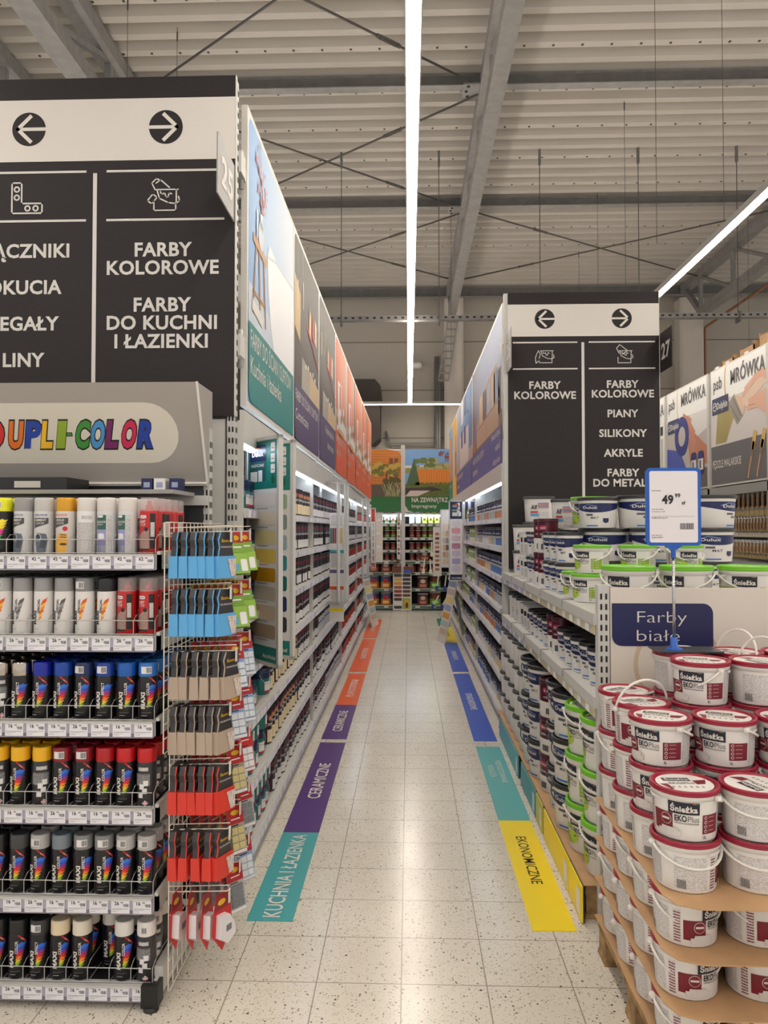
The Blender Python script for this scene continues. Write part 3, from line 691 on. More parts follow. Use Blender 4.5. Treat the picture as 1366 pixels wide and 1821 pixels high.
def art_teal(m, f, L, H):
    base_art(m, f, L, H, C(120, 168, 200), C(20, 132, 118), .25, [('Farby do metalu', .1, .9)], th=.07)
    m.poly([(.1, .4), (.6, .4), (.7, 1.2), (.2, 1.25)], C(226, 150, 60), f, 2)
    m.rect(.8, .4, L-.1, .9, C(180, 140, 96), f, 2)
for i, (a, b_, ar, lb) in enumerate(((6.42, 9.45, art_sofa, 'picture panel of a beige sofa on a grey blue wall at the right'), (9.46, 12.55, art_blue, 'picture panel of a blue room, behind the beige sofa one'),
                                   (12.56, 13.65, art_yellow, 'narrow yellow picture panel far down the right side'), (13.66, 14.9, art_teal, 'farthest picture panel on the right with teal band'))):
    picture(-1, .80, a, b_, 2.12, 3.54, ar, lb)
m = MB()
for zz in (3.2, 2.4): m.tube([(.815, 6.33, zz-.1), (.815, 6.33, zz+.1)], .014, METAL, 8); m.bx(.80, .83, 6.24, 6.44, zz-.03, zz+.03, METAL)
tag(m.obj('panel_hinge'), 'pair of hinge brackets holding the beige sofa picture', 'hinge bracket')
# ------------------------------------------------------------ next aisle's panels with brush pictures
PINK = C(222, 170, 146); NAVYD = C(34, 44, 86)
def hdr(m, f, L, H, q=1):
    m.rect(.02, .02, L-.02, H-.02, mat('bright_panel_print', (240, 238, 236), .4), f, 1)
    GR = C(92, 88, 90)
    m.txt('psb', .10*q, H-.25, .14, GR, f, 6, .6, 'l', width=.24*q)
    m.line([(.47*q+.05*math.cos(a), H-.21+.19*math.sin(a)) for a in [PI*.6+PI*.8*i/8 for i in range(9)]], .014, C(240, 180, 40), f, 6)
    m.txt('MRÓWKA', .58*q, H-.26, .155, GR, f, 6, .9, 'l', width=.84*q)
def dolphin(m, f, x, y, w):
    m.rect(x, y, x+w, y+w*.42, NAVYD, f, 6); m.ring(x+w*.17, y+w*.2, w*.1, w*.03, WHITE, f, 7); m.line([(x+w*.1, y+w*.2), (x+w*.25, y+w*.24)], w*.025, WHITE, f, 7)
    m.txt('Dolphin', x+w*.3, y+w*.12, w*.17, WHITE, f, 7, 1, 'l', width=w*.64)
def art_brush(m, f, L, H):
    hdr(m, f, L, H); m.rect(.02, .48, L-.02, H-.40, C(214, 206, 204), f, 2)
    m.poly([(L*.10, .50), (L*.30, .50), (L*.46, .78), (L*.36, .96), (L*.14, .86)], C(178, 160, 104), f, 3)
    for i in range(16): m.line([(L*(.12+.013*i), .50+.01*(i % 3)), (L*(.16+.017*i), .88)], .005, C(206, 190, 136) if i % 2 else C(140, 122, 70), f, 4+i*.03)
    m.poly([(L*.33, .93), (L*.50, .66), (L*.60, .74), (L*.46, 1.02)], C(150, 142, 136), f, 4)
    m.line([(L*.39, .9), (L*.53, .7)], .01, C(96, 90, 86), f, 5); m.line([(L*.44, .97), (L*.57, .75)], .01, C(96, 90, 86), f, 5)
    m.poly([(L*.46, 1.0), (L*.60, .74), (L*.66, .86), (L*.60, .96)], C(222, 190, 164), f, 5)
    m.poly([(L*.60, .86), (L*.66, .84), (L-.02, 1.02), (L-.02, 1.16), (L*.60, .94)], C(226, 196, 172), f, 5.5)
    for i, (a, b_, c_, d_) in enumerate(((.90, 1.14, .97, 1.08), (.80, 1.10, .92, 1.12), (.66, 1.02, .84, 1.12), (.62, .97, .70, 1.03))): m.line([(L*a, b_), (L*c_, min(d_, 1.13))], .085-.008*i, PINK, f, 6+.1*i)
    m.poly([(L-.02, .66), (L-.02, .96), (L*.70, .90), (L*.64, .86), (L*.68, .78), (L*.84, .78)], C(226, 176, 152), f, 6.5)
    m.ell(L*.67, .86, .045, .03, C(236, 204, 190), f, 7); m.line([(L*.8, .82), (L*.7, .83)], .012, C(196, 140, 116), f, 7)
    dolphin(m, f, .06, .86, .46)
    m.rect(.02, .02, L-.02, .48, C(104, 100, 104), f, 3); m.txt('PĘDZLE MALARSKIE', .06, .22, .085, WHITE, f, 6, .5, 'l', width=.78)
    for a in (.68, .82):
        m.line([(L*a, .06), (L*(a+.07), .34)], .03, C(206, 150, 110), f, 6); m.line([(L*(a+.06), .3), (L*(a+.09), .4)], .055, C(130, 110, 90), f, 7); m.line([(L*(a+.085), .38), (L*(a+.115), .5)], .08, C(218, 178, 106), f, 7)
def art_tape(m, f, L, H):
    hdr(m, f, L, H); m.rect(.02, .05, L-.02, H-.42, C(190, 180, 176), f, 2)
    m.poly([(L*.55, .6), (L-.02, .75), (L-.02, H-.42), (L*.6, H-.42)], C(220, 216, 214), f, 3)
    m.poly([(.02, .3), (L*.5, .3), (L*.35, .55), (.02, .62)], C(70, 84, 172), f, 4)
    m.poly([(L*.55, .62), (L*.6, .36), (L-.03, .30), (L-.03, .52), (L*.72, .72)], C(190, 124, 96), f, 5)
    for i, (a, b_, c_, d_) in enumerate(((.46, .98, .60, .90), (.54, .92, .68, .74), (.56, .80, .70, .62), (.54, .68, .68, .54))): m.line([(L*a, b_), (L*c_, d_)], .10, C(206-6*i, 140-4*i, 112), f, 5.2+.15*i)
    m.ring(L*.40, .74, .20, .13, C(40, 50, 130), f, 6.5); m.poly([(.08, .22), (.3, .3), (.45, .2), (.4, .1), (.1, .12)], C(206, 140, 112), f, 6.2)
    dolphin(m, f, .06, .82, .44); m.rect(.02, .02, L-.02, .26, C(104, 92, 90), f, 5); m.txt('TAŚMY MALARSKIE', .06, .15, .08, WHITE, f, 7, .5, 'l', width=.65)
    for a in (.62, .78): m.rrect(L*a, .18, L*a+.2, .48, .06, C(30, 40, 110), f, 8); m.rect(L*a+.02, .24, L*a+.18, .38, WHITE, f, 9); m.rect(L*a+.06, .26, L*a+.1, .36, NAVYD, f, 10)
def art_list(m, f, L, H):
    hdr(m, f, L, H); m.rect(.75, .85, L-.1, .98, INK, f, 2); m.rect(.7, .1, L-.1, .8, FINE, f, 2)
picture(-1, 3.68, 7.80, 9.28, 2.115, 3.52, art_brush, 'white panel showing a hand with a paint brush, at the far right', group='white picture panels in the next aisle')
picture(-1, 3.68, 9.36, 10.84, 2.115, 3.52, art_tape, 'white panel showing hands with blue masking tape', group='white picture panels in the next aisle')
picture(-1, 3.68, 10.9, 12.38, 2.115, 3.52, art_list, 'white panel mostly hidden behind the board numbered 27', group='white picture panels in the next aisle')
picture(-1, 3.68, 6.30, 7.76, 2.115, 3.52, art_list, 'white panel cut off by the right frame edge', group='white picture panels in the next aisle')
m = MB(); m.bx(3.70, 4.3, 6.2, 12.4, 2.02, 2.10, METAL_D); m.bx(3.66, 3.70, 6.2, 12.4, 2.0, 2.10, METAL_D); m.bx(4.3, 4.33, 6.2, 12.4, 0, 3.5, BACKDARK)
t = thing('brush_shelving', 'grey shelving in the next aisle with rows of hanging brushes', 'shelving unit', (0, 0, 0)); m.obj('frame', t)
m = MB()
for yy in (7.78, 9.32, 10.86): m.bx(3.66, 3.74, yy-.03, yy+.03, 0, 3.5, METAL)
m.obj('upright', t)
for zz in (1.25, .9, .5): m = MB(); m.bx(3.62, 4.3, 6.2, 12.4, zz-.04, zz, METAL); m.bx(3.60, 3.62, 6.2, 12.4, zz-.06, zz+.01, RAILM); m.obj('shelf', t)
def brush_kind(w, hm, bm, L):
    a = MB(); a.add([(dx, dy, dz) for dx in (-.006, .006) for dy, dz in ((-.012, 0), (.012, 0), (.014, -L*.3), (.010, -L*.55), (w/2, -L*.68), (-w/2, -L*.68), (-.010, -L*.55), (-.014, -L*.3))],
                    [tuple(range(8)), tuple(range(15, 7, -1))]+[(i, (i+1) % 8, (i+1) % 8+8, i+8) for i in range(8)], hm)
    b = MB(); b.bx(-.009, .009, -w/2, w/2, -L*.76, -L*.66, mat('brush_ferrule', (170, 164, 156), .35, .7))
    c = MB(); c.bx(-.008, .008, -w/2, w/2, -L, -L*.76, bm)
    d = MB(); d.bx(-.003, .003, -.016, .016, -.045, .03, TAGM)
    return Kind('paint_brush', [('handle', a), ('ferrule', b), ('bristles', c), ('price_ticket', d)], 'paint brush')
WOOD = mat('pale_brush_wood', (196, 160, 122), .5); WOODD = mat('brown_brush_wood', (176, 138, 102), .5); BRI = mat('straw_bristles', (182, 158, 112), .8)
bk = [brush_kind(.10, WOOD, BRI, .25), brush_kind(.055, WOODD, C(214, 206, 190), .2), brush_kind(.07, WOOD, BRI, .17)]
hk = MB()
for row, (zz, k_, n_) in enumerate(((2.0, 0, 17), (1.72, 1, 26), (1.46, 2, 24))):
    for i in range(n_):
        yy = 6.9+i*(.115, .075, .085)[row]
        for j in range(2):
            bk[k_].place((3.72+.07*j, yy+.02*j, zz), '%s brush %s the %s brush row, %s from the near end' % (('broad pale', 'narrow brown', 'medium pale')[k_], 'fronting' if j == 0 else 'behind in', ('top', 'middle', 'bottom')[row], ORD[i]),
                         'hanging paint brushes at the far right')
        hk.tube([(3.66, yy, zz+.005), (4.3, yy, zz+.005)], .003, METAL, 4)
hk.obj('hooks', t)
for i, (yy, w_, h_, lb) in enumerate(((7.9, .5, .22, 'open brown cardboard box on top of the brush picture'), (8.45, .35, .16, 'small open cardboard box, second from the right frame edge'),
                                     (8.95, .3, .13, 'flat cardboard box with white ticket above the brush picture'), (9.25, .22, .10, 'farthest small cardboard box above the brush picture'))):
    m = MB(); X0 = 3.75; z0 = 3.5; m.bx(X0, X0+.012, yy-w_/2, yy+w_/2, z0-.02, z0+h_*.75, CARD); m.bx(X0+.4, X0+.412, yy-w_/2, yy+w_/2, z0, z0+h_, CARD)
    m.bx(X0, X0+.4, yy-w_/2, yy-w_/2+.012, z0, z0+h_, CARD); m.bx(X0, X0+.4, yy+w_/2-.012, yy+w_/2, z0, z0+h_*.9, CARD); m.bx(X0, X0+.4, yy-w_/2, yy+w_/2, z0-.02, z0, CARD)
    m.bx(X0-.002, X0, yy-.05, yy+.05, z0+.03, z0+.08, TAGM)
    tag(m.obj('cardboard_box'), lb, 'cardboard box', 'cardboard boxes on top of the far shelving')
m = MB(); m.bx(3.70, 4.3, 6.2, 12.4, 3.44, 3.48, METAL_D); m.obj('top_shelf', t)
# ============================================================ PAINT TINS ON THE LONG SHELVES
def tin(R, H, bm, lm, bands, name='paint_tin', patch=None, handle=False, words=None):
    m = MB(); m.lathe([(R*.98, 0), (R, .004), (R, H*.86), (R*.97, H*.88)], bm, 14)
    L_ = MB(); L_.lathe([(R*1.03, H*.87), (R*1.03, H*.985), (R*.95, H), (R*.9, H*.975), (0, H*.975)], lm, 14)
    for z0, z1, bmm in bands: m.lathe([(R+.0008, H*z0), (R+.0008, H*z1)], bmm, 14)
    f = cylf(R+.0012)
    for p in patch or (): m.rect(p[0]*R, p[1]*H, p[2]*R, p[3]*H, p[4], f, 1+len(p)//6, 4)
    for wd in words or (): m.txt(wd[0], wd[1]*R, wd[2]*H, wd[3]*H, wd[4], f, 2, .6, rot=wd[5] if len(wd) > 5 else 0)
    if handle: m.tube([(R*1.06*math.cos(a), -R*.55*math.sin(a)-R*.3-.01, H*.8-H*.42*math.sin(a)) for a in [PI*i/8 for i in range(9)]], .0016, WIREG, 4)
    c = MB(); o = 0
    for b in (m, L_):
        ids = [c.mi(q) for q in b.m]; o = len(c.V); c.V += b.V; c.F += [tuple(o+i for i in f_) for f_ in b.F]; c.I += [ids[i] for i in b.I]; c.S += b.S
    c.parts = (m, L_); return c
PLUM = mat('dark_plum_tin', (46, 30, 38), .32); MAG = C(134, 42, 84, .4); CRM = C(226, 208, 172); WHT = C(224, 222, 222)
TEALD = mat('teal_tin', (28, 112, 112), .4); NAVYT = mat('navy_tin', (26, 38, 74), .35); REDT = mat('red_tin', (182, 42, 34), .4)
K_plum = Kind('paint_tin', [('x', tin(.048, .19, PLUM, BLACK, [(.72, .85, MAG)], patch=[(-.7, .06, .7, .42, CRM), (-.45, .68, .3, .80, C(190, 140, 90))], words=[('CERAMIC', 0, .54, .07, WHT)]))], 'paint tin')
K_plumw = Kind('paint_tin', [('x', tin(.048, .19, PLUM, BLACK, [(.76, .85, C(120, 40, 50))], patch=[(-.7, .06, .7, .36, WHT)], words=[('CERAMIC', 0, .54, .07, WHT)]))], 'paint tin')
K_teal = Kind('paint_tin', [('x', tin(.052, .14, TEALD, NAVYT, [(.62, .85, NAVYT)], patch=[(-.6, .08, .4, .5, WHT), (-.6, .08, .4, .16, C(180, 40, 60), 0)], handle=True))], 'paint tin')
K_bw = Kind('paint_tin', [('x', tin(.046, .18, C(30, 28, 30), BLACK, [(.08, .4, C(210, 208, 208)), (.74, .84, C(130, 40, 50))]))], 'paint tin')
K_red = Kind('paint_tin', [('x', tin(.05, .17, C(46, 40, 44), BLACK, [(.30, .66, REDT), (.02, .24, C(232, 228, 226))], patch=[(-.5, .68, .5, .8, C(220, 90, 60))]))], 'paint tin')
K_white = Kind('paint_tin', [('x', tin(.046, .16, C(200, 202, 206), BLACK, [(.5, .62, C(120, 130, 150))]))], 'paint tin')
K_navy = [Kind('paint_tin', [('x', tin(.040, .165, C(214, 214, 218), BLACK, [(.5, .86, C(26, 34, 74))], patch=[(-.8, .03, .8, .42, c_), (-.35, .60, .35, .68, C(220, 222, 228))], handle=True))], 'paint tin')
          for c_ in (C(220, 220, 222), C(86, 122, 186), C(196, 130, 96), C(222, 196, 150), C(176, 178, 182))]
K_green = Kind('paint_tin', [('x', tin(.046, .16, C(222, 224, 214), C(120, 160, 60), [(.3, .7, C(150, 180, 110))]))], 'paint tin')
LEVN = ['bottom shelf', 'second shelf up', 'third shelf up', 'middle shelf', 'fifth shelf up', 'sixth shelf up', 'top shelf']
BAYN = ['first left unit', 'second left unit', 'third left unit', 'last left unit']
KN = {}
def kn(k, nm): KN[id(k)] = nm; return k
kn(K_plum, 'plum tin with cream patch'); kn(K_plumw, 'plum tin with white patch'); kn(K_teal, 'teal tin with dark lid'); kn(K_bw, 'black and white tin')
kn(K_red, 'red banded tin'); kn(K_white, 'pale grey tin'); kn(K_green, 'greenish white tin')
for k_, nm in zip(K_navy, ('navy and white tin', 'navy and blue tin', 'navy and tan tin', 'navy and cream tin', 'navy and grey tin')): kn(k_, nm)
JOBS = []
def want(k_, loc, label, group, rz, front): JOBS.append(((0 if front else 100)+loc[1], k_, loc, label, group, rz))
for bi in range(4):
    y0, y1 = LB[bi], LB[bi+1]
    for li, zl in enumerate(LV):
        r = random.Random(bi*10+li); y = y0+.08; i = 0
        step = (.108, .112, .118, .13)[bi]
        while y < y1-.07 and i < 32:
            u = y-y0
            if bi == 0:
                k_ = K_teal if (u < .75 if li < 3 else u < .95) or (li == 6 and u < .6) else (K_plum if li in (1, 2, 0) and u < 1.9 else K_plumw)
                if li == 0 and u > .75: k_ = K_plumw
                if li == 6 and u > .6: k_ = K_plum
            elif bi == 1: k_ = K_white if (li == 2 and u > .6) or (li == 0 and u > 1.2) else K_bw if li in (2, 3, 4) else K_plumw
            elif bi == 2: k_ = K_bw if li > 4 else K_red
            else: k_ = K_bw if li == 5 else (K_white if li in (1, 0) and u > 1 else K_red)
            gr = 'tins on the left shelves, %s, %s' % (LEVN[li], BAYN[bi])
            if r.random() > .04:
                for j in range(2 if bi < 2 else 1):
                    want(k_, (LXF-.06-.11*j-r.uniform(0, .015), y, zl), '%s, %s from near end, %s, %s' % (KN[id(k_)], ORD[i], LEVN[li], BAYN[bi]), gr, PI/2+r.uniform(-.6, .15), j == 0)
                if k_ is K_teal and li in (0, 1): want(k_, (LXF-.06, y, zl+.141), '%s stacked on another, %s from near end, %s' % (KN[id(k_)], ORD[i], LEVN[li]), gr, PI/2+.2, True)
            y += step; i += 1
RBN = ['first right unit', 'middle right unit', 'last right unit']
for bi in range(3):
    y0, y1 = RB[bi], RB[bi+1]
    for li, zl in enumerate(LV):
        r = random.Random(bi*10+li+99); y = y0+.06; i = 0; cur = K_navy[0]; run = 0
        while y < y1-.05 and i < 32:
            if run <= 0:
                run = r.randint(3, 7)
                cur = r.choice(K_navy if bi < 1 else ([K_navy[1], K_navy[4], K_green] if bi == 1 and li > 0 else [K_plum, K_navy[1], K_green]) if bi == 1 else [K_green, K_white, K_navy[3]])
            run -= 1
            if r.random() > .03:
                for j in range(2 if bi < 2 else 1):
                    want(cur, (RXF+.05+.095*j+r.uniform(0, .012), y, zl), '%s, %s from near end, %s, %s' % (KN[id(cur)], ORD[i], LEVN[li], RBN[bi]), 'tins on the right shelves, %s, %s' % (LEVN[li], RBN[bi]), -PI/2+r.uniform(-.15, .5), j == 0)
            y += (.086, .095, .11)[bi]; i += 1
JOBS.sort(key=lambda j: j[0]); rest = MB()
for n, (_, k_, loc, label, group, rz) in enumerate(JOBS):
    if n < 300: k_.place(loc, label, group, rz=rz); continue
    M = Matrix.Translation(loc) @ Matrix.Rotation(rz, 4, 'Z'); o = len(rest.V); b = k_.mb
    rest.V += [tuple(M @ Vector(v)) for v in b.V]; ids = [rest.mi(m_) for m_ in b.m]
    rest.F += [tuple(o+i for i in f_) for f_ in b.F]; rest.I += [ids[i] for i in b.I]; rest.S += b.S
o = rest.obj('paint_tins'); o['kind'] = 'stuff'; tag(o, 'remaining rows of paint tins deeper down both sides of the aisle', 'paint tins')
# ============================================================ SPRAY CAN RACK (front left)
RX1_, RX0_ = -.845, -1.86; RY0, RY1 = 2.52, 3.07
SZ = [1.515, 1.24, .952, .662, .366, .078]
rack = thing('spray_can_rack', 'light grey end rack with six wire fronted shelves of spray cans', 'display rack', (0, 0, 0))
m = MB(); m.bx(RX0_, RX1_, RY1, RY1+.02, .1, 1.78, BACKDARK); m.obj('back_panel', rack)
m = MB(); m.bx(RX1_-.02, RX1_+.01, RY0+.045, RY1+.08, .03, .12, METAL)
m.bx(RX0_, RX1_, RY0+.02, RY1, .03, .05, METAL_D); m.obj('base', rack)
m = MB(); m.bx(RX1_-.045, RX1_+.012, RY0-.012, RY0+.045, .012, .085, BLACK); m.lathe([(.026, 0), (.026, .012), (.012, .014)], BLACK, 16, (RX1_-.015, RY0+.005, 0)); m.obj('foot', rack)
m = MB()
for zz in (1.72, 1.80): m.bx(RX0_, RX1_+.02, RY1-.02, RY1, zz-.02, zz+.02, METAL)
m.bar((RX1_-.04, RY1-.04, 1.5), (RX1_-.06, RY1+.2, 1.72), .02, .03, METAL); m.obj('back_rail', rack)
m = MB(); m.bx(-1.9, RX1_-.03, RY1-.3, RY1-.02, 1.735, 1.75, METAL_D); m.obj('top_tray', rack)
COLX = [-.896-.0735*k for k in range(9)]
def ticket(price):
    m = MB(); m.bx(-.031, .031, -.0015, 0, 0, .043, TAGM); f = lambda x, y, k: (x, -.0015-.0003*k, y)
    m.txt(price[:2], -.012, .028, .0105, INK, f, 1, 1); m.txt(price[2:], .001, .033, .006, INK, f, 1, .5, 'l')
    m.txt('zł', .008, .027, .004, INK, f, 1, .3, 'l'); m.txt('Cena brutto', -.028, .0385, .0028, INK, f, 1, 0, 'l')
    m.rect(-.028, .015, .026, .0163, C(120, 116, 118), f); m.rect(-.028, .006, -.01, .0072, C(120, 116, 118), f); m.rect(-.028, .0115, .006, .0125, C(150, 146, 148), f)
    r = random.Random(5); x = .012
    while x < .028: w_ = r.choice((.0006, .001, .0015)); m.rect(x, .022, x+w_, .032, INK, f); x += w_+.001
    return m.obj('price_ticket', link=False)
TK = {p: ticket(p) for p in ('4299', '1699', '2699', '6299')}
PROTO += list(TK.values())
for si, zz in enumerate(SZ):
    sh = MB(); sh.bx(RX0_, RX1_-.01, RY0+.03, RY1, zz-.016, zz-.001, BLACK); sh.bx(RX0_, RX1_, RY0+.02, RY0+.036, zz-.05, zz, METAL)
    sh.bx(RX1_-.012, RX1_, RY0+.02, RY1, zz-.05, zz+.012, METAL)
    so = sh.obj('shelf', rack)
    pr = MB(); f = lambda x, y, k: (x, RY0-.002-.001*k, y)
    pr.bx(RX0_, RX1_-.015, RY0-.002, RY0+.02, zz-.052, zz-.002, C(172, 168, 184, .35)); pr.bx(RX0_, RX1_-.015, RY0-.006, RY0+.01, zz-.004, zz+.002, METAL)
    pr.rect(RX0_, zz-.050, RX1_-.015, zz-.036, C(120, 116, 126), f); pr.obj('price_rail', so)
    wf = MB(); wy = RY0+.012; zt = zz+.052
    for h in (.006, .052): wf.tube([(RX0_, wy, zz+h), (RX1_-.02, wy, zz+h)], .0017, WIREG if si < 5 else WIREG, 5)
    for k in range(10):
        X = COLX[0]+.037-.0735*k
        wf.tube([(X, wy, zz+.004), (X, wy, zt), (X+.002, wy+.02, zt+.016), (X, wy+.12, zt+.016), (X, RY1-.03, zt)], .0016, WIREG, 5)
        wf.tube([(X, wy, zz+.004), (X, RY1-.02, zz+.004)], .0016, WIREG, 4)
    wf.obj('wire_front', so)
    for k in range(9):
        p = ('4299', '2699', '1699', '1699', '1699', '1699')[si]
        if k == 0 and si == 0: p = '6299'
        if (si*3+k) % 4 == 1 and si > 1: p = '2699'
        c = TK[p].copy(); COL.objects.link(c); c.parent = so; c.location = (COLX[k]+.006, RY0-.003, zz-.047)
# side grid with hooks
gx = -.822; g = MB(); gy0, gy1, gz0, gz1 = 2.515, 3.26, .05, 1.625
def grid(m, ya, yb, za, zb, X):
    n = int(round((yb-ya)/.05)); 
    for i in range(n+1): m.tube([(X, ya+(yb-ya)*i/n, za), (X, ya+(yb-ya)*i/n, zb)], .0022, WIRE, 5)
    n = int(round((zb-za)/.05))
    for i in range(n+1): m.tube([(X+.004, ya, za+(zb-za)*i/n), (X+.004, yb, za+(zb-za)*i/n)], .0019, WIRE, 5)
grid(g, gy0, gy1, .85, gz1, gx); grid(g, gy0+.03, gy1, gz0, .90, gx+.012); go = g.obj('side_grid', rack)
# header
hz0, hz1 = 1.795, 2.175; hy0, hy1 = 3.05, 2.89; hxr = -.822; hxl = -1.95
SILV = mat('satin_silver_board', (166, 160, 154), .4, .15)
hd = thing('header_sign', 'tilted silver header sign with rainbow coloured lettering above the spray cans', 'sign', (0, 0, 0))
m = MB(); vs = []
for X in (hxl, hxr): vs += [(X, hy0, hz0), (X, hy1, hz1), (X, RY1+.05, hz1), (X, RY1+.05, hz0)]
m.add(vs, [(0, 4, 5, 1), (1, 5, 6, 2), (3, 2, 6, 7), (0, 3, 7, 4), (0, 1, 2, 3), (4, 7, 6, 5)], SILV)
m.bar((hxr, hy0-.004, hz0), (hxr, hy1-.004, hz1), .008, .006, FRAME); m.bar((hxl, hy0-.004, hz0-.004), (hxr, hy0-.004, hz0-.004), .012, .008, FRAME); m.obj('box', hd)
HL = math.hypot(hz1-hz0, hy0-hy1); cy_, cz_ = (hy1-hy0)/HL, (hz1-hz0)/HL
fh = lambda x, y, k: (x, hy0+cy_*y-cz_*.0008*k, hz0+cz_*y+cy_*.0008*k)
m = MB(); m.rrect(hxl+.005, .082, -.918, .332, .124, mat('cream_label', (214, 208, 196), .4), fh, 1, (1, 0, 0, 1)); m.obj('label', hd)
hx = lambda px: at(px, 767, 2.975).x
for t_, a, b, c_ in (('D', -26, 12, (206, 44, 40)), ('U', 14, 45, (224, 112, 34)), ('P', 44, 77, (28, 64, 160)), ('L', 73, 98, (236, 186, 40)), ('I', 101, 120, (142, 170, 46)),
                     ('-', 119, 130, (60, 140, 60)), ('C', 133, 163, (62, 140, 58)), ('O', 160, 190, (70, 144, 204)), ('L', 187, 215, (112, 34, 100)), ('O', 215, 246, (200, 34, 84)), ('R', 244, 279, (28, 62, 158))):
    q = MB(); xa, xb = hx(a), hx(b); xm = (xa+xb)/2
    if t_ == '-': q.rect(xa, .195, xb, .212, INK, fh, 2); q.rect(xa+.003, .198, xb-.003, .209, C(*c_), fh, 3)
    else:
        q.txt(t_, xm-.012, .153, .1, INK, fh, 2, 3.6, width=(xb-xa)*.92, shear=.25); q.txt(t_, xm-.012, .153, .1, C(*c_), fh, 3, 1.9, width=(xb-xa)*.82, shear=.25)
    q.obj('letter', hd)
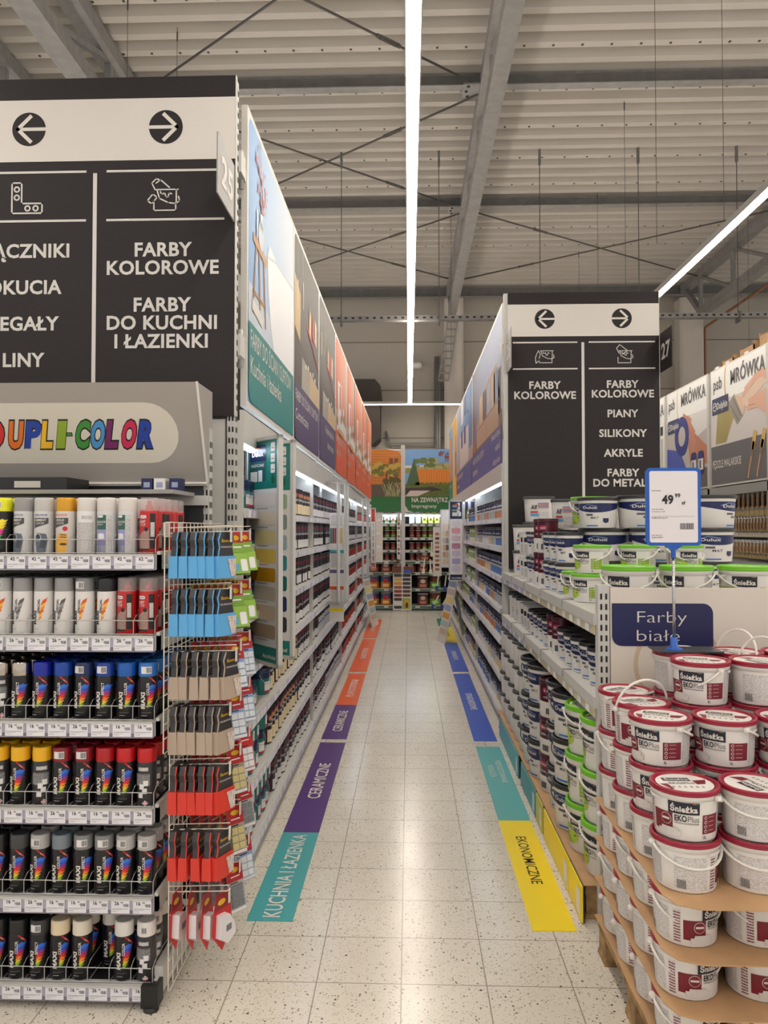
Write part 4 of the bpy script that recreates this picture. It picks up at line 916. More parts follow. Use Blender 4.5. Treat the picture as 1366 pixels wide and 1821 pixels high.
# ------------------------------------------------------------ spray cans
CR = .0325
def can_body(kind):
    base = {'color': (24, 22, 24), 'effect': (28, 26, 28), 'special': (222, 218, 216), 'flame': (222, 218, 216), 'cement': (204, 202, 202), 'gold': (206, 200, 194),
            'back': (222, 220, 220), 'radiator': (206, 206, 208), 'rust': (186, 32, 34), 'neon': (24, 24, 22), 'blackback': (52, 50, 52)}[kind]
    bm = mat('can_enamel_'+kind, base, .28)
    m = MB(); m.lathe([(CR*.93, 0), (CR, .004), (CR, .143), (CR*.98, .148), (CR*.88, .154)], bm, 20)
    m.lathe([(CR*.94, .001), (CR+.0006, .003)], METAL_D, 20); f = cylf(CR, off=.0003)
    if kind in ('color', 'effect', 'neon'):
        cols = [(132, 190, 44), (214, 200, 50), (236, 128, 40), (214, 42, 40), (150, 44, 120), (44, 80, 190), (52, 110, 210)]
        if kind == 'neon': cols = [(60, 200, 80), (70, 200, 90), (220, 60, 150), (220, 60, 150), (240, 210, 40), (240, 220, 60), (245, 225, 60)]
        r = random.Random(4)
        for i, c_ in enumerate(cols):
            z0 = .042+i*.0105; xa, xb = .002+.0006*i, .008+.0034*i
            m.poly([(xa, z0), (xb, z0+.004), (xb+.006, z0+.014), (xb-.002, z0+.013), (xb-.003, z0+.017), (xa+.004, z0+.012)], C(*c_, .3), f, 1+.12*i)
            for q in range(3): m.poly([(xb-.004+q*.002, z0), (xb+.006+.003*q, z0+.010+.002*q), (xb+.004+.003*q, z0+.011+.002*q)], C(*c_, .3), f, 2+.12*i+.03*q)
        m.txt('MAXI', -.004, .040, .0135, WHITE, f, 3, 2, 'l', rot=PI/2, width=.056); m.txt('EFFECT' if kind != 'color' else 'COLOR', .010, .086, .0085, WHITE, f, 3, 1, 'l', rot=PI/2, width=.042)
        if kind == 'color': m.poly([(.008, .147), (.014, .147), (.036, .126), (.036, .118)], C(196, 30, 36), f, 4); m.txt('SPRAY', .024, .131, .003, WHITE, f, 5, .5, rot=-.75)
        m.rect(-.018, .026, .018, .0268, C(150, 150, 150), f, 2, 4); m.rect(-.016, .016, .004, .0175, C(190, 190, 190), f, 2, 3)
        m.rect(-.045, .01, -.026, .135, C(48, 46, 48), f, 1, 4)
    elif kind in ('special', 'flame'):
        cc = [(120, 116, 116), (150, 146, 146), (90, 88, 90)] if kind == 'special' else [(232, 140, 40), (240, 180, 70), (214, 90, 30)]
        for i in range(6):
            z0 = .046+i*.011; m.poly([(-.002+.002*i, z0), (.012+.003*i, z0+.012), (.010+.004*i, z0+.026), (.006+.002*i, z0+.018)], C(*cc[i % 3]), f, 1+.3*i)
        m.txt('MAXI', -.007, .036, .0125, INK, f, 3, 2, 'l', rot=PI/2, width=.046); m.txt('SPECIAL', .006, .075, .008, INK, f, 3, 1, 'l', rot=PI/2, width=.048)
        m.rect(-.012, .02, .004, .021, C(120, 120, 120), f, 2, 2)
    elif kind in ('cement', 'gold'):
        m.txt('DUPLI-COLOR', 0, .132, .006, C(190, 60, 50) if kind == 'gold' else C(40, 70, 150), f, 2, .8, width=.044)
        m.poly([(-.026, .125), (-.013, .125), (0, .125), (.013, .125), (.026, .125), (.026, .106), (.013, .101), (0, .097), (-.013, .093), (-.026, .089)], C(72, 72, 76), f, 1)
        m.txt('CEMENT' if kind == 'cement' else 'GOLD', -.002, .114, .0075, WHITE, f, 3, 1, width=.04 if kind == 'cement' else .03); m.txt('LOOK', -.002, .103, .0075, WHITE, f, 3, 0, width=.03)
        if kind == 'cement':
            m.poly([(-.012, .002), (.016, .002), (.024, .05), (.018, .07), (-.012, .074), (-.02, .06)], C(92, 100, 112), f, 2); m.ell(-.008, .058, .011, .014, C(170, 174, 180), f, 3); m.ell(-.008, .058, .008, .011, C(50, 52, 58), f, 4)
            m.poly([(.004, .05), (.02, .045), (.014, .02), (-.004, .024)], C(66, 72, 84), f, 3)
        else:
            m.poly([(-.02, .002), (.018, .002), (.024, .04), (.022, .07), (-.004, .074), (-.018, .05)], C(224, 168, 66), f, 2); m.ell(.01, .035, .012, .004, C(70, 50, 30), f, 3)
            for i in range(3): m.poly([(0, .05+.008*i), (.02, .049+.008*i), (.02, .052+.008*i), (0, .053+.008*i)], C(70, 50, 30), f, 3)
            m.ell(.016, .088, .008, .008, C(200, 40, 50), f, 4)
    elif kind in ('back', 'blackback'):
        m.rect(-.03, .01 if kind == 'back' else .07, .03, .11, FINED if kind == 'back' else print_mat('silver_fine_print', (90, 88, 90), (176, 174, 176), .003, .5), f, 1, 6); m.rect(-.012, .12, .024, .132, FINED, f, 1, 5)
        if kind == 'blackback':
            for a, b_ in ((-.01, .02), (.004, .034), (-.006, .048), (.008, .06)): m.rect(a, b_+.01, a+.016, b_+.028, WHT, f, 3, 2)
            m.poly([(.004, .012), (.014, .022), (.024, .012), (.014, .002)], WHT, f, 3); m.ring(.014, .012, .005, .002, C(200, 40, 40), f, 4, 10)
    elif kind == 'radiator':
        m.rect(-.026, .085, .012, .135, C(48, 92, 84), f, 1, 5); m.rect(.012, .08, .032, .135, C(196, 198, 196), f, 1, 4); m.rrect(-.022, .126, .002, .134, .004, WHT, f, 2)
        m.txt('RADIATOR', -.007, .108, .0065, WHITE, f, 2, .8, width=.036); m.txt('SPRAY', -.01, .099, .0065, WHITE, f, 2, 0, width=.024)
        m.rect(-.026, .03, .012, .085, C(150, 146, 190), f, 1, 5); m.rrect(-.018, .05, .006, .072, .006, C(220, 220, 226), f, 2)
        for i in range(7): m.rect(-.022+.005*i, .006, -.019+.005*i, .05, C(120, 116, 150), f, 2)
        m.rect(.014, .02, .03, .12, FINED, f, 2, 4)
    elif kind == 'rust':
        m.rrect(-.022, .123, .004, .134, .005, WHT, f, 2); m.txt('AUTO-K', -.009, .126, .004, INK, f, 3, .8, width=.02); m.txt('RUST', -.010, .108, .0085, WHITE, f, 2, 1.2, width=.024); m.txt('STOP', -.010, .097, .0085, WHITE, f, 2, 0, width=.024)
        m.poly([(-.026, .02), (.014, .02), (.014, .088), (.006, .088), (-.026, .065)], mat('rusty_print', (158, 128, 118), .5, var=.35, scale=600), f, 1); m.ell(.004, .086, .007, .007, INK, f, 3, 14)
        m.rect(.016, .02, .036, .14, INK, f, 1, 4); m.rect(.018, .06, .032, .11, FINED, f, 2, 3); m.rect(-.026, .014, .014, .02, INK, f, 2, 4)
    return m
_caps = {}
def cap(kind):
    if kind in _caps: return _caps[kind]
    m = MB(); rgb = CAPS[kind][0]
    if kind == 'clear':
        cm_ = mat('clear_cap', (206, 196, 194), .2, alpha=.38); m.lathe([(CR*.96, .148), (CR*.95, .190), (CR*.88, .195), (0, .195)], cm_, 20)
        m.lathe([(.012, .154), (.012, .168), (.007, .170), (.007, .182), (0, .182)], C(206, 36, 40), 12)
    else:
        cmat = mat('cap_'+kind, rgb, CAPS[kind][1], CAPS[kind][2])
        m.lathe([(CR*.97, .147), (CR*.99, .151), (CR*.975, .186), (CR*.93, .1935), (CR*.84, .195), (CR*.6, .1925), (0, .1925)], cmat, 20)
        f = cylf(CR*.985, off=.0003)
        if CAPS[kind][3]:
            m.rect(-.018, .158, .018, .182, WHT, f, 1, 5); x = .0
            rr = random.Random(3)
            while x < .015: w_ = rr.choice((.0008, .0014)); m.rect(x, .161, x+w_, .179, INK, f, 2); x += w_+.001
    _caps[kind] = m; return m
CAPS = {'clear': ((0, 0, 0), 0, 0, 0), 'white': ((214, 208, 204), .35, 0, 0), 'grey': ((150, 148, 148), .35, 0, 0), 'light grey': ((190, 188, 186), .35, 0, 0), 'gold': ((214, 158, 50), .3, .5, 0),
        'neon yellow': ((226, 226, 40), .35, 0, 1), 'black': ((30, 30, 32), .3, 0, 0), 'dark barcoded': ((52, 52, 56), .3, 0, 1), 'light blue barcoded': ((46, 112, 190), .3, 0, 1), 'mid blue': ((24, 90, 176), .3, 0, 0),
        'deep blue barcoded': ((22, 60, 150), .3, 0, 1), 'navy barcoded': ((20, 40, 88), .3, 0, 1), 'royal blue': ((16, 66, 160), .3, 0, 0), 'ultramarine': ((18, 38, 160), .3, 0, 0), 'chrome': ((190, 180, 170), .12, 1, 0),
        'bright red': ((196, 24, 30), .28, 0, 0), 'red': ((176, 24, 32), .28, 0, 0), 'dark red': ((150, 22, 32), .28, 0, 0), 'crimson barcoded': ((136, 20, 34), .28, 0, 1), 'yellow': ((236, 178, 24), .3, 0, 0),
        'grey barcoded': ((176, 174, 172), .35, 0, 1), 'mid grey barcoded': ((130, 130, 130), .35, 0, 1), 'blue grey': ((120, 130, 138), .35, 0, 0), 'charcoal': ((64, 66, 68), .35, 0, 0),
        'cream': ((224, 214, 196), .35, 0, 0), 'beige': ((226, 208, 176), .35, 0, 0), 'off white': ((222, 218, 210), .35, 0, 0), 'white barcoded': ((226, 222, 216), .35, 0, 1)}
_ck = {}
def spray(body, c):
    if (body, c) not in _ck: _ck[(body, c)] = Kind('spray_can', [('can_body', can_body(body)), ('cap', cap(c), c+' cap')], 'spray can')
    return _ck[(body, c)]
ROWS = [  # right to left
    [('rust', 'clear'), ('radiator', 'white'), ('radiator', 'white'), ('back', 'white'), ('gold', 'gold'), ('cement', 'light grey'), ('cement', 'grey'), ('neon', 'neon yellow'), ('neon', 'neon yellow')],
    [('rust', 'clear'), ('rust', 'clear'), ('flame', 'black'), ('flame', 'mid grey barcoded'), ('special', 'grey'), ('flame', 'grey'), ('special', 'grey'), ('flame', 'grey barcoded'), ('special', 'grey')],
    [('color', 'light blue barcoded'), ('color', 'mid blue'), ('effect', 'deep blue barcoded'), ('color', 'navy barcoded'), ('color', 'royal blue'), ('color', 'ultramarine'), ('effect', 'chrome'), ('blackback', 'chrome'), ('effect', 'chrome')],
    [('blackback', 'bright red'), ('color', 'bright red'), ('color', 'red'), ('color', 'crimson barcoded'), ('color', 'crimson barcoded'), ('blackback', 'yellow'), ('color', 'yellow'), ('blackback', 'yellow'), ('color', 'yellow')],
    [('color', 'grey barcoded'), ('color', 'grey barcoded'), ('color', 'mid grey barcoded'), ('effect', 'mid grey barcoded'), ('color', 'blue grey'), ('color', 'grey barcoded'), ('color', 'charcoal'), ('color', 'black'), ('color', 'black')],
    [('blackback', 'white barcoded'), ('color', 'off white'), None, ('color', 'cream'), ('color', 'beige'), ('effect', 'dark barcoded'), ('color', 'black'), ('color', 'black'), ('color', 'black')]]
SHN = ['top', 'second', 'third', 'fourth', 'fifth', 'bottom']; KD = {'rust': 'red rust primer', 'radiator': 'green and lilac radiator', 'back': 'white fine-print', 'gold': 'gold look', 'cement': 'cement look', 'neon': 'black neon',
       'flame': 'white orange-flame', 'special': 'white grey-splash', 'color': 'black rainbow-splash', 'effect': 'black effect', 'blackback': 'black fine-print'}
COLN = ['rightmost', 'second from right', 'third from right', 'fourth from right', 'fifth from right', 'sixth from right', 'seventh from right', 'eighth from right', 'ninth from right']
rr = random.Random(11)
for si, row in enumerate(ROWS):
    for k, it in enumerate(row):
        for j in range(5 if k < 3 else 4):
            e = it
            if it is None:
                if j < 1: continue
                e = ('color', 'off white')
            if si == 5 and k == 3 and j == 1: e = ('color', 'cream')
            if si == 0 and k > 0 and j > 0 and rr.random() < .1: continue
            turn = rr.uniform(-.35, .2) if j == 0 else rr.uniform(-.6, .6)
            dp = ('front can', 'second deep', 'third deep', 'fourth deep', 'hindmost')[j]
            spray(*e).place((COLX[k]+rr.uniform(-.002, .002), RY0+.055+.072*j, SZ[si]+.0005), '%s spray can, %s cap, %s shelf, %s, %s' % (KD[e[0]], e[1], SHN[si], COLN[k], dp), 'spray cans on the %s rack shelf' % SHN[si], rz=turn)
# dark goods above the top shelf
m = MB(); m.bx(-1.85, -1.30, 2.82, 3.02, 1.752, 1.80, BLACK); m.bx(-1.5, -1.40, 2.815, 2.82, 1.76, 1.785, C(190, 184, 176)); tag(m.obj('black_carton'), 'flat black carton lying on the tray under the silver header', 'carton')
for i_, (x_, c_) in enumerate(((-1.02, NAVY), (-.97, C(222, 220, 220)), (-.91, NAVY))):
    m = MB(); m.bx(x_-.022, x_+.022, 2.9, 2.96, 1.7515, 1.80, c_); m.bx(x_-.012, x_+.012, 2.899, 2.9, 1.765, 1.785, C(150, 160, 190)); tag(m.obj('small_carton'), ('navy', 'white', 'navy')[i_]+' small carton on the tray below the header, %s from the left' % ORD[i_], 'carton', 'small cartons on the tray')
# ------------------------------------------------------------ packs hanging from the side grid
CHAR = C(52, 50, 54, .4); YEL = C(222, 180, 40)
def hook(X0, X1, y, z, parent=go):
    m = MB(); m.tube([(X0, y, z), (X1, y, z+.006), (X1+.012, y, z+.016)], .0022, WIRE, 5); m.tube([(X0, y, z+.018), (X1+.01, y, z+.026)], .0018, WIRE, 5)
    m.bx(X1+.008, X1+.011, y-.010, y+.010, z-.030, z+.010, PLASTIC); m.bx(X1+.011, X1+.0115, y-.008, y+.008, z-.024, z+.004, FINE); m.obj('hook', parent)
def wedge_pack(rgb):
    a = MB(); pts = [(-.030, .012), (.034, .012), (.040, -.01), (.030, -.035), (.040, -.072), (-.042, -.072), (-.036, -.04), (-.042, -.015)]; n = len(pts)
    a.add([(dx, y, z) for dx in (-.010, .010) for y, z in pts], [tuple(range(n)), tuple(range(2*n-1, n-1, -1))]+[(i, (i+1) % n, (i+1) % n+n, i+n) for i in range(n)], CHAR)
    e = C(*rgb, .4)
    for i in (5, 6, 7): p, q = pts[i], pts[(i+1) % n]; a.bar((.0105, p[0], p[1]), (.0105, q[0], q[1]), .003, .003, e)
    f = lambda x, y, k: (.0105+.0004*k, x, y); a.txt('Scotch', 0, -.022, .010, YEL, f, 1, .8, width=.05); a.txt('PRE-MASKING', 0, -.042, .006, LIGHTTXT, f, 1, .3, width=.056)
    ff = lambda x, y, k: (x, -.0425-.0004*k, y)
    b = MB(); b.add([(dx, y, z) for z, s_ in ((-.070, 1), (-.145, 1.12)) for dx, y in ((-.0145*s_, -.046), (.0145*s_, -.046), (.0145*s_, .044), (-.0145*s_, .044))],
                    [(0, 1, 2, 3), (7, 6, 5, 4), (0, 4, 5, 1), (1, 5, 6, 2), (2, 6, 7, 3), (3, 7, 4, 0)], e)
    f = lambda x, y, k: (.0165+.0004*k, x, y)
    b.poly([(.0, -.08), (.043, -.08), (.043, -.14), (.02, -.14)], mat('busy_print_%d' % rgb[0], (200, 186, 180), .5, var=.45, scale=160), f, 2)
    return Kind('masking_pack', [('card', a), ('roll_box', b)], 'masking film pack')
K_b = wedge_pack((92, 168, 222)); K_be = wedge_pack((176, 158, 142)); K_r = wedge_pack((214, 58, 46))
def green_pack():
    a = MB(); f = lambda x, y, k: (.002+.0004*k, x, y); a.bx(-.0015, .002, -.032, .032, -.07, .012, C(120, 160, 50)); a.rrect(-.032, -.03, .032, .012, .02, C(184, 44, 40), f, 1, (1, 1, 0, 0)); a.ell(0, -.012, .015, .010, YEL, f, 2, 12); a.rect(-.02, -.05, .02, -.044, WHT, f, 2)
    b = MB(); b.bx(-.013, .012, -.036, .036, -.15, -.07, C(82, 132, 42)); f2 = lambda x, y, k: (.0125+.0004*k, x, y); b.rect(-.034, -.148, .034, -.072, C(140, 178, 62), f2, 0); b.rrect(-.004, -.14, .026, -.095, .006, WHT, f2, 2); b.rect(-.028, -.14, -.012, -.11, C(90, 160, 190), f2, 2)
    return Kind('tape_pack', [('card', a), ('box', b)], 'tape pack')
CLEAR = mat('clear_blister', (226, 232, 238), .12, alpha=.22)
def clear_pack(card, stuff, low=None):
    a = MB(); f = lambda x, y, k: (.002+.0004*k, x, y); a.bx(-.0015, .002, -.036, .036, -.16, .012, low or C(150, 176, 206)); a.rect(-.036, -.055, .036, .012, card, f, 1); a.ell(0, -.015, .018, .009, YEL, f, 2, 12); a.rect(-.02, -.04, .02, -.036, WHT, f, 2)
    a.rect(-.034, -.158, .034, -.148, WHT, f, 2); a.rect(-.032, -.062, .010, -.058, INK, f, 2)
    b = MB(); b.bx(.002, .012, -.030, .030, -.146, -.066, CLEAR)
    c = MB()
    for i in range(2):
        for j in range(3): c.bx(.0025, .010, -.027+.028*i, -.002+.028*i, -.142+.026*j, -.120+.026*j, stuff)
    return Kind('blister_pack', [('card', a), ('blister', b), ('contents', c)], 'blister pack')
def tape_disp():
    a = MB(); pts = [(-.03, .012), (.03, .012), (.046, -.06), (.05, -.12), (0, -.185), (-.05, -.12), (-.046, -.06)]; n = len(pts)
    a.add([(dx, y, z) for dx in (-.001, .001) for y, z in pts], [tuple(range(n)), tuple(range(2*n-1, n-1, -1))]+[(i, (i+1) % n, (i+1) % n+n, i+n) for i in range(n)], C(196, 34, 38))
    f = lambda x, y, k: (.001+.0004*k, x, y); a.poly([(-.03, .012), (.03, .012), (.042, -.045), (-.042, -.045)], C(140, 26, 34), f, 1); a.ell(-.005, -.02, .02, .01, YEL, f, 2, 12)
    b = MB(); b.add([(dx, y, z) for dx in (.001, .026) for y, z in ((-.03, -.055), (.01, -.06), (.036, -.10), (.04, -.135), (0, -.155), (-.034, -.13))],
                    [tuple(range(6)), tuple(range(11, 5, -1))]+[(i, (i+1) % 6, (i+1) % 6+6, i+6) for i in range(6)], C(222, 218, 222, .25))
    b.lathe([(.016, 0), (.016, .028), (0, .028)], C(130, 128, 134), 14, (0, 0, 0)) if False else None
    b.bx(.004, .028, -.008, .016, -.112, -.092, C(120, 118, 124))
    return Kind('tape_dispenser_pack', [('card', a), ('dispenser', b)], 'tape dispenser pack')
K_g = green_pack(); K_c = clear_pack(C(170, 30, 36), C(214, 220, 228), C(126, 156, 200)); K_cy = clear_pack(C(170, 30, 36), C(196, 176, 60), C(150, 140, 124)); K_cb = clear_pack(C(170, 30, 36), C(40, 42, 48), C(170, 168, 166))
K_cw = clear_pack(C(196, 34, 38), C(226, 222, 224), C(190, 40, 42)); K_t = tape_disp()
HZ = [1.588, 1.392, 1.18, .995, .795, .575, .365]
PLAN = [(K_b, K_g, K_g), (K_b, K_g, K_g), (K_be, K_c, K_c), (K_be, K_c, K_c), (K_r, K_cy, K_cw), (K_r, K_cy, K_cb), (K_t, K_cb, K_c)]
KNN = {id(K_b): 'blue wedge shaped masking pack', id(K_be): 'beige wedge shaped masking pack', id(K_r): 'red wedge shaped masking pack', id(K_g): 'green tape pack with red top', id(K_c): 'clear blister pack with silver contents',
       id(K_cy): 'clear blister pack of yellowish pads', id(K_cb): 'clear blister pack of dark pads', id(K_cw): 'red and white blister pack', id(K_t): 'red pack with white tape dispenser'}
HN = ['top', 'second', 'third', 'fourth', 'fifth', 'sixth', 'lowest']
for i, zz in enumerate(HZ):
    for j, k_ in enumerate(PLAN[i]):
        y = (2.575, 2.80, 3.05)[j]; xe = (-.62, -.635, -.655)[j]+(.02 if i == 2 and j == 0 else 0)
        hook(gx, xe, y, zz)
        n = (6 if k_ is not K_t else 4) if j == 0 else (7 if k_ is K_g else 5)
        if i == 5 and j == 0: n = 5
        for q in range(n):
            X = gx+.03+(xe-gx-.045)*q/(n-1)
            last = q == n-1
            k_.place((X, y, zz-.008), '%s, %s from outer end, %s row, %s column' % (KNN[id(k_)], ORD[n-1-q], HN[i], ('front', 'middle', 'rear')[j]), 'packs hanging on the side grid, %s row' % HN[i],
                     rz=(-.12 if j == 0 else -.35)-(.35 if last else 0)+rr.uniform(-.05, .05), ry=rr.uniform(-.03, .03)-(.22 if j > 0 and q > n-3 else 0), rx=0)
# ------------------------------------------------------------ colour card displays
def leaf(w_, h_, head, sw, foot=None, cols=1, tinpic=True, brand='Dulux'):
    "a framed card: local x across, front toward -y, hinge at x = 0, top at z = 0"
    fr = MB(); fr.bx(0, .018, -.012, .012, -h_, 0, METAL); fr.bx(w_-.018, w_, -.012, .012, -h_, 0, METAL); fr.bx(0, w_, -.012, .012, -.016, 0, METAL); fr.bx(0, w_, -.012, .012, -h_, -h_+.016, METAL)
    c = MB(); f = lambda x, y, k: (x, -.004-.0006*k, y); c.bx(.018, w_-.018, -.004, .004, -h_+.016, -.016, mat('card_white', (226, 222, 220), .4))
    if head is None: return fr, None
    x0, x1 = .018, w_-.018; hh = .235
    c.rect(x0, -.018-hh, x1, -.018, head, f, 1)
    if tinpic:
        c.rrect(x0+.02, -hh+.02, x0+.02+(x1-x0)*.55, -.04, .012, C(36, 84, 84), f, 2); c.rrect(x0+.02, -.115, x0+.02+(x1-x0)*.55, -.035, .012, NAVYT, f, 3); c.txt(brand, x0+.02+(x1-x0)*.275, -.09, .026, WHITE, f, 4, 1, width=(x1-x0)*.38)
        c.poly([(x0+.05, -.06), (x0+.09, -.06), (x0+.12, -.05), (x0+.08, -.045)], C(226, 120, 60), f, 5); c.txt('EASYCARE', x0+.02+(x1-x0)*.275, -.142, .013, WHITE, f, 4, .4, width=(x1-x0)*.42)
        c.rect(x0+.03, -.215, x0+.1, -.165, C(214, 210, 196), f, 4); c.rect(x0+.11, -.215, x0+.15, -.16, C(214, 218, 220), f, 4)
        for i in range(3): c.rrect(x1-.07, -.075-.052*i, x1-.03, -.032-.052*i, .006, WHITE, f, 3); c.rect(x1-.064, -.060-.052*i, x1-.036, -.056-.052*i, C(190, 60, 60) if i == 0 else C(120, 120, 120), f, 4)
        c.ell(x1-.05, -.21, .016, .022, C(20, 92, 56), f, 3, 14)
    n = len(sw); top = -.018-hh-.02; bot = -h_+.105 if foot else -h_+.03; st = (top-bot)/n
    for i, s_ in enumerate(sw):
        for q in range(cols):
            cwid = (x1-x0-.04)/cols; xa = x0+.02+q*cwid; cc = s_ if not isinstance(s_, list) else s_[q]
            c.rrect(xa+.004, top-st*i-st*.74, xa+cwid-.004, top-st*i, min(.014, cwid*.12), C(*cc), f, 2)
            c.rect(xa+cwid*.3, top-st*i-st*.86, xa+cwid*.7, top-st*i-st*.82, C(140, 136, 136), f, 2)
    if foot: c.rect(x0, -h_+.018, x1, -h_+.09, foot, f, 2); c.txt('AkzoNobel', x1-.02, -h_+.035, .018, WHITE, f, 3, 1, 'r')
    return fr, c
def card_display(loc, leaves, label, pole_z=None):
    t = thing('colour_card_display', label, 'colour card display', loc)
    p = MB(); p.tube([(0, 0, -1.12), (0, 0, .03)], .012, METAL, 8); p.lathe([(.012, .03), (.02, .035), (.012, .06), (0, .062)], PLASTIC, 10)
    for zz in (-.28, -.95): p.bar((0, 0, zz), (pole_z if pole_z is not None else -.08, 0, zz), .03, .03, PLASTIC)
    p.obj('hinge_pole', t)
    for i, (ang, args, dy) in enumerate(leaves):
        fr, c = leaf(*args[0], **args[1]); o = fr.obj('card_frame', t); o.rotation_euler.z = ang; o.location = (0, dy, 0)
        if c: c.obj('colour_card', o)
    return t
TL = C(26, 120, 112)
sw1 = [(222, 212, 208), (224, 210, 186), (224, 206, 150), (220, 190, 84), (196, 140, 20), (188, 178, 158), (200, 178, 150), (184, 158, 130)]
sw2 = [(150, 176, 146), (134, 146, 142), (150, 170, 178), (40, 128, 138), (20, 104, 98), (20, 42, 96), (46, 48, 54)]
pa, pb = at(440, 784, 3.80), at(500, 779, 3.54)
ang = math.atan2(pb.y-pa.y, pb.x-pa.x); w1 = (pb-pa).xy.length
card_display((pa.x, pa.y, pa.z), [(ang, ((w1, 1.105, TL, sw1, TL), {}), 0), (math.atan2(at(524, 782, 3.76).y-pa.y-.09, at(524, 782, 3.76).x-pa.x), (((at(524, 782, 3.76).xy-pa.xy-Vector((0, .09))).length, 1.10, TL, sw2, TL), {}), .09)],
             'paint colour card display with teal heads, nearest on the left shelves')
GLASSY = None
for (px, Y, lb, sgn, wd) in ((575, 6.9, 'colour card display of mostly empty metal frames, second on the left', 1, .27), (622, 10.5, 'colour card display of empty metal frames, third on the left', 1, .27)):
    p = at(px, 870, Y)
    t = card_display((-.82, Y, 2.035), [(-.35, ((wd, 1.1, None, []), {}), 0), (-.05, ((wd, 1.1, None, []), {}), .0), (.18, ((wd, 1.1, None, []), {}), .02), (-.75, ((wd, 1.1, None, []), {}), 0)], lb)
    if px == 575:
        b = MB(); f = lambda x, y, k: (x, -.004-.0006*k, y); b.bx(.10, .235, -.004, 0, -1.27, -.28, mat('card_white', (226, 222, 220), .4))
        for a, c_ in ((-.62, TEAL), (-.80, (100, 90, 130)), (-.95, ORAN), (-1.15, YELL)): b.rect(.10, a-.03, .235, a, C(*c_), f)
        for i, c_ in enumerate(((60, 110, 120), (90, 60, 60), (160, 60, 60), (200, 90, 60), (70, 80, 120), (220, 190, 60))): b.rect(.105+.02*i, -.56, .122+.02*i, -.42, C(*c_), f)
        b.rect(.11, -.40, .22, -.3, FINE, f); b.rect(.11, -.78, .22, -.64, FINE, f); b.rect(.11, -1.1, .22, -.97, FINE, f)
        o = b.obj('info_card', t); o.rotation_euler.z = -.2
p = at(659, 906, 13.8)
card_display((p.x, 13.8, 2.0), [(0, ((.10, 1.1, C(190, 60, 44), [(150, 160, 140), (140, 156, 110), (110, 120, 100), (90, 120, 84), (30, 66, 60), (60, 90, 50)], C(190, 60, 44)), dict(tinpic=False)), 0)], 'narrow green shades colour card display at the far left')
NV = C(22, 28, 74)
for (Y, XR, lb, wl) in ((10.3, .845, 'navy headed colour card display on the right shelves', 1),):
    p = at(801, 893, Y); t = card_display((.86, Y+.1, 2.0), [(PI+.28, ((.32, 1.1, None, []), {}), 0)], lb, .08)
    for a, w_, s_, ox in ((0, .2, [(214, 206, 210), (214, 150, 160), (206, 180, 190), (176, 124, 146), (196, 186, 206), (170, 160, 200), (206, 200, 214)], .545), (0, .075, [(160, 200, 226), (110, 170, 210), (90, 140, 180), (190, 206, 220), (120, 150, 170), (40, 60, 90), (30, 40, 60)], .75), (-.3, .09, [(214, 214, 220), (200, 204, 212), (190, 196, 204), (206, 206, 210), (196, 200, 206), (186, 190, 198), (206, 206, 212)], .83)):
        fr, c = leaf(w_, 1.1, NV, s_, NV, tinpic=w_ > .1, brand='Dulux'); o = fr.obj('card_frame', t); o.location = (ox-.86, -.1, 0); o.rotation_euler.z = a; c.obj('colour_card', o)
p = at(783, 906, 14.3)
t = card_display((p.x+.2, 14.3, p.z), [], 'pale colour card display with beige swatches at the far right', .05)
fr, c = leaf(.2, 1.1, C(226, 222, 218), [[(226, 206, 190), (226, 214, 190)]]+[[(214, 206, 190), (206, 186, 150)], [(196, 186, 170), (170, 166, 160)], [(206, 176, 140), (120, 112, 106)], [(190, 160, 130), (206, 180, 156)], [(206, 190, 170), (206, 190, 170)]], None, cols=2, tinpic=False)
o = fr.obj('card_frame', t); o.location = (-.2, 0, 0); c.obj('colour_card', o)
# leaning boards on the floor
def lean(px, py, side, label):
    v = _F+_R*((px-683)/FPX)+_U*((910.5-py)/FPX); v = Vector((0, 0, 1.6))+v*(-1.6/v.z)
    t = thing('leaning_board', label, 'leaning board', (v.x, v.y, 0)); s_ = side
    t.rotation_euler.z = -s_*.2
    def slab(m, q0, q1, ya, yb, off, th, mm):
        m.add([(-s_*.2*q+s_*d, y, .93*q+.002) for d in (off, off+th) for q, y in ((q0, ya), (q0, yb), (q1, yb), (q1, ya))], [(0, 1, 2, 3), (7, 6, 5, 4), (0, 4, 5, 1), (1, 5, 6, 2), (2, 6, 7, 3), (3, 7, 4, 0)], mm)
    m = MB(); slab(m, 0, 1, 0, .42, -.015, .015, WHITE); o = m.obj('panel', t)
    b = MB()
    for i in range(7): q = .12+.12*i; slab(b, q, q+.085, .03, .39, .0005, .001, C(*((200, 180, 150), (170, 190, 190), (210, 150, 60), (150, 160, 190), (226, 206, 120), (190, 170, 160), (120, 150, 180))[i]))
    b.obj('colour_card', t)
    m = MB(); m.bar((-s_*.36, .2, .0), (-s_*.19, .2, .82), .05, .012, METAL_D); m.obj('prop', t)
lean(663, 1116, 1, 'white board with colour chips leaning at the far left on an orange sticker'); lean(790, 1146, -1, 'white board with colour chips leaning at the right on a blue sticker')
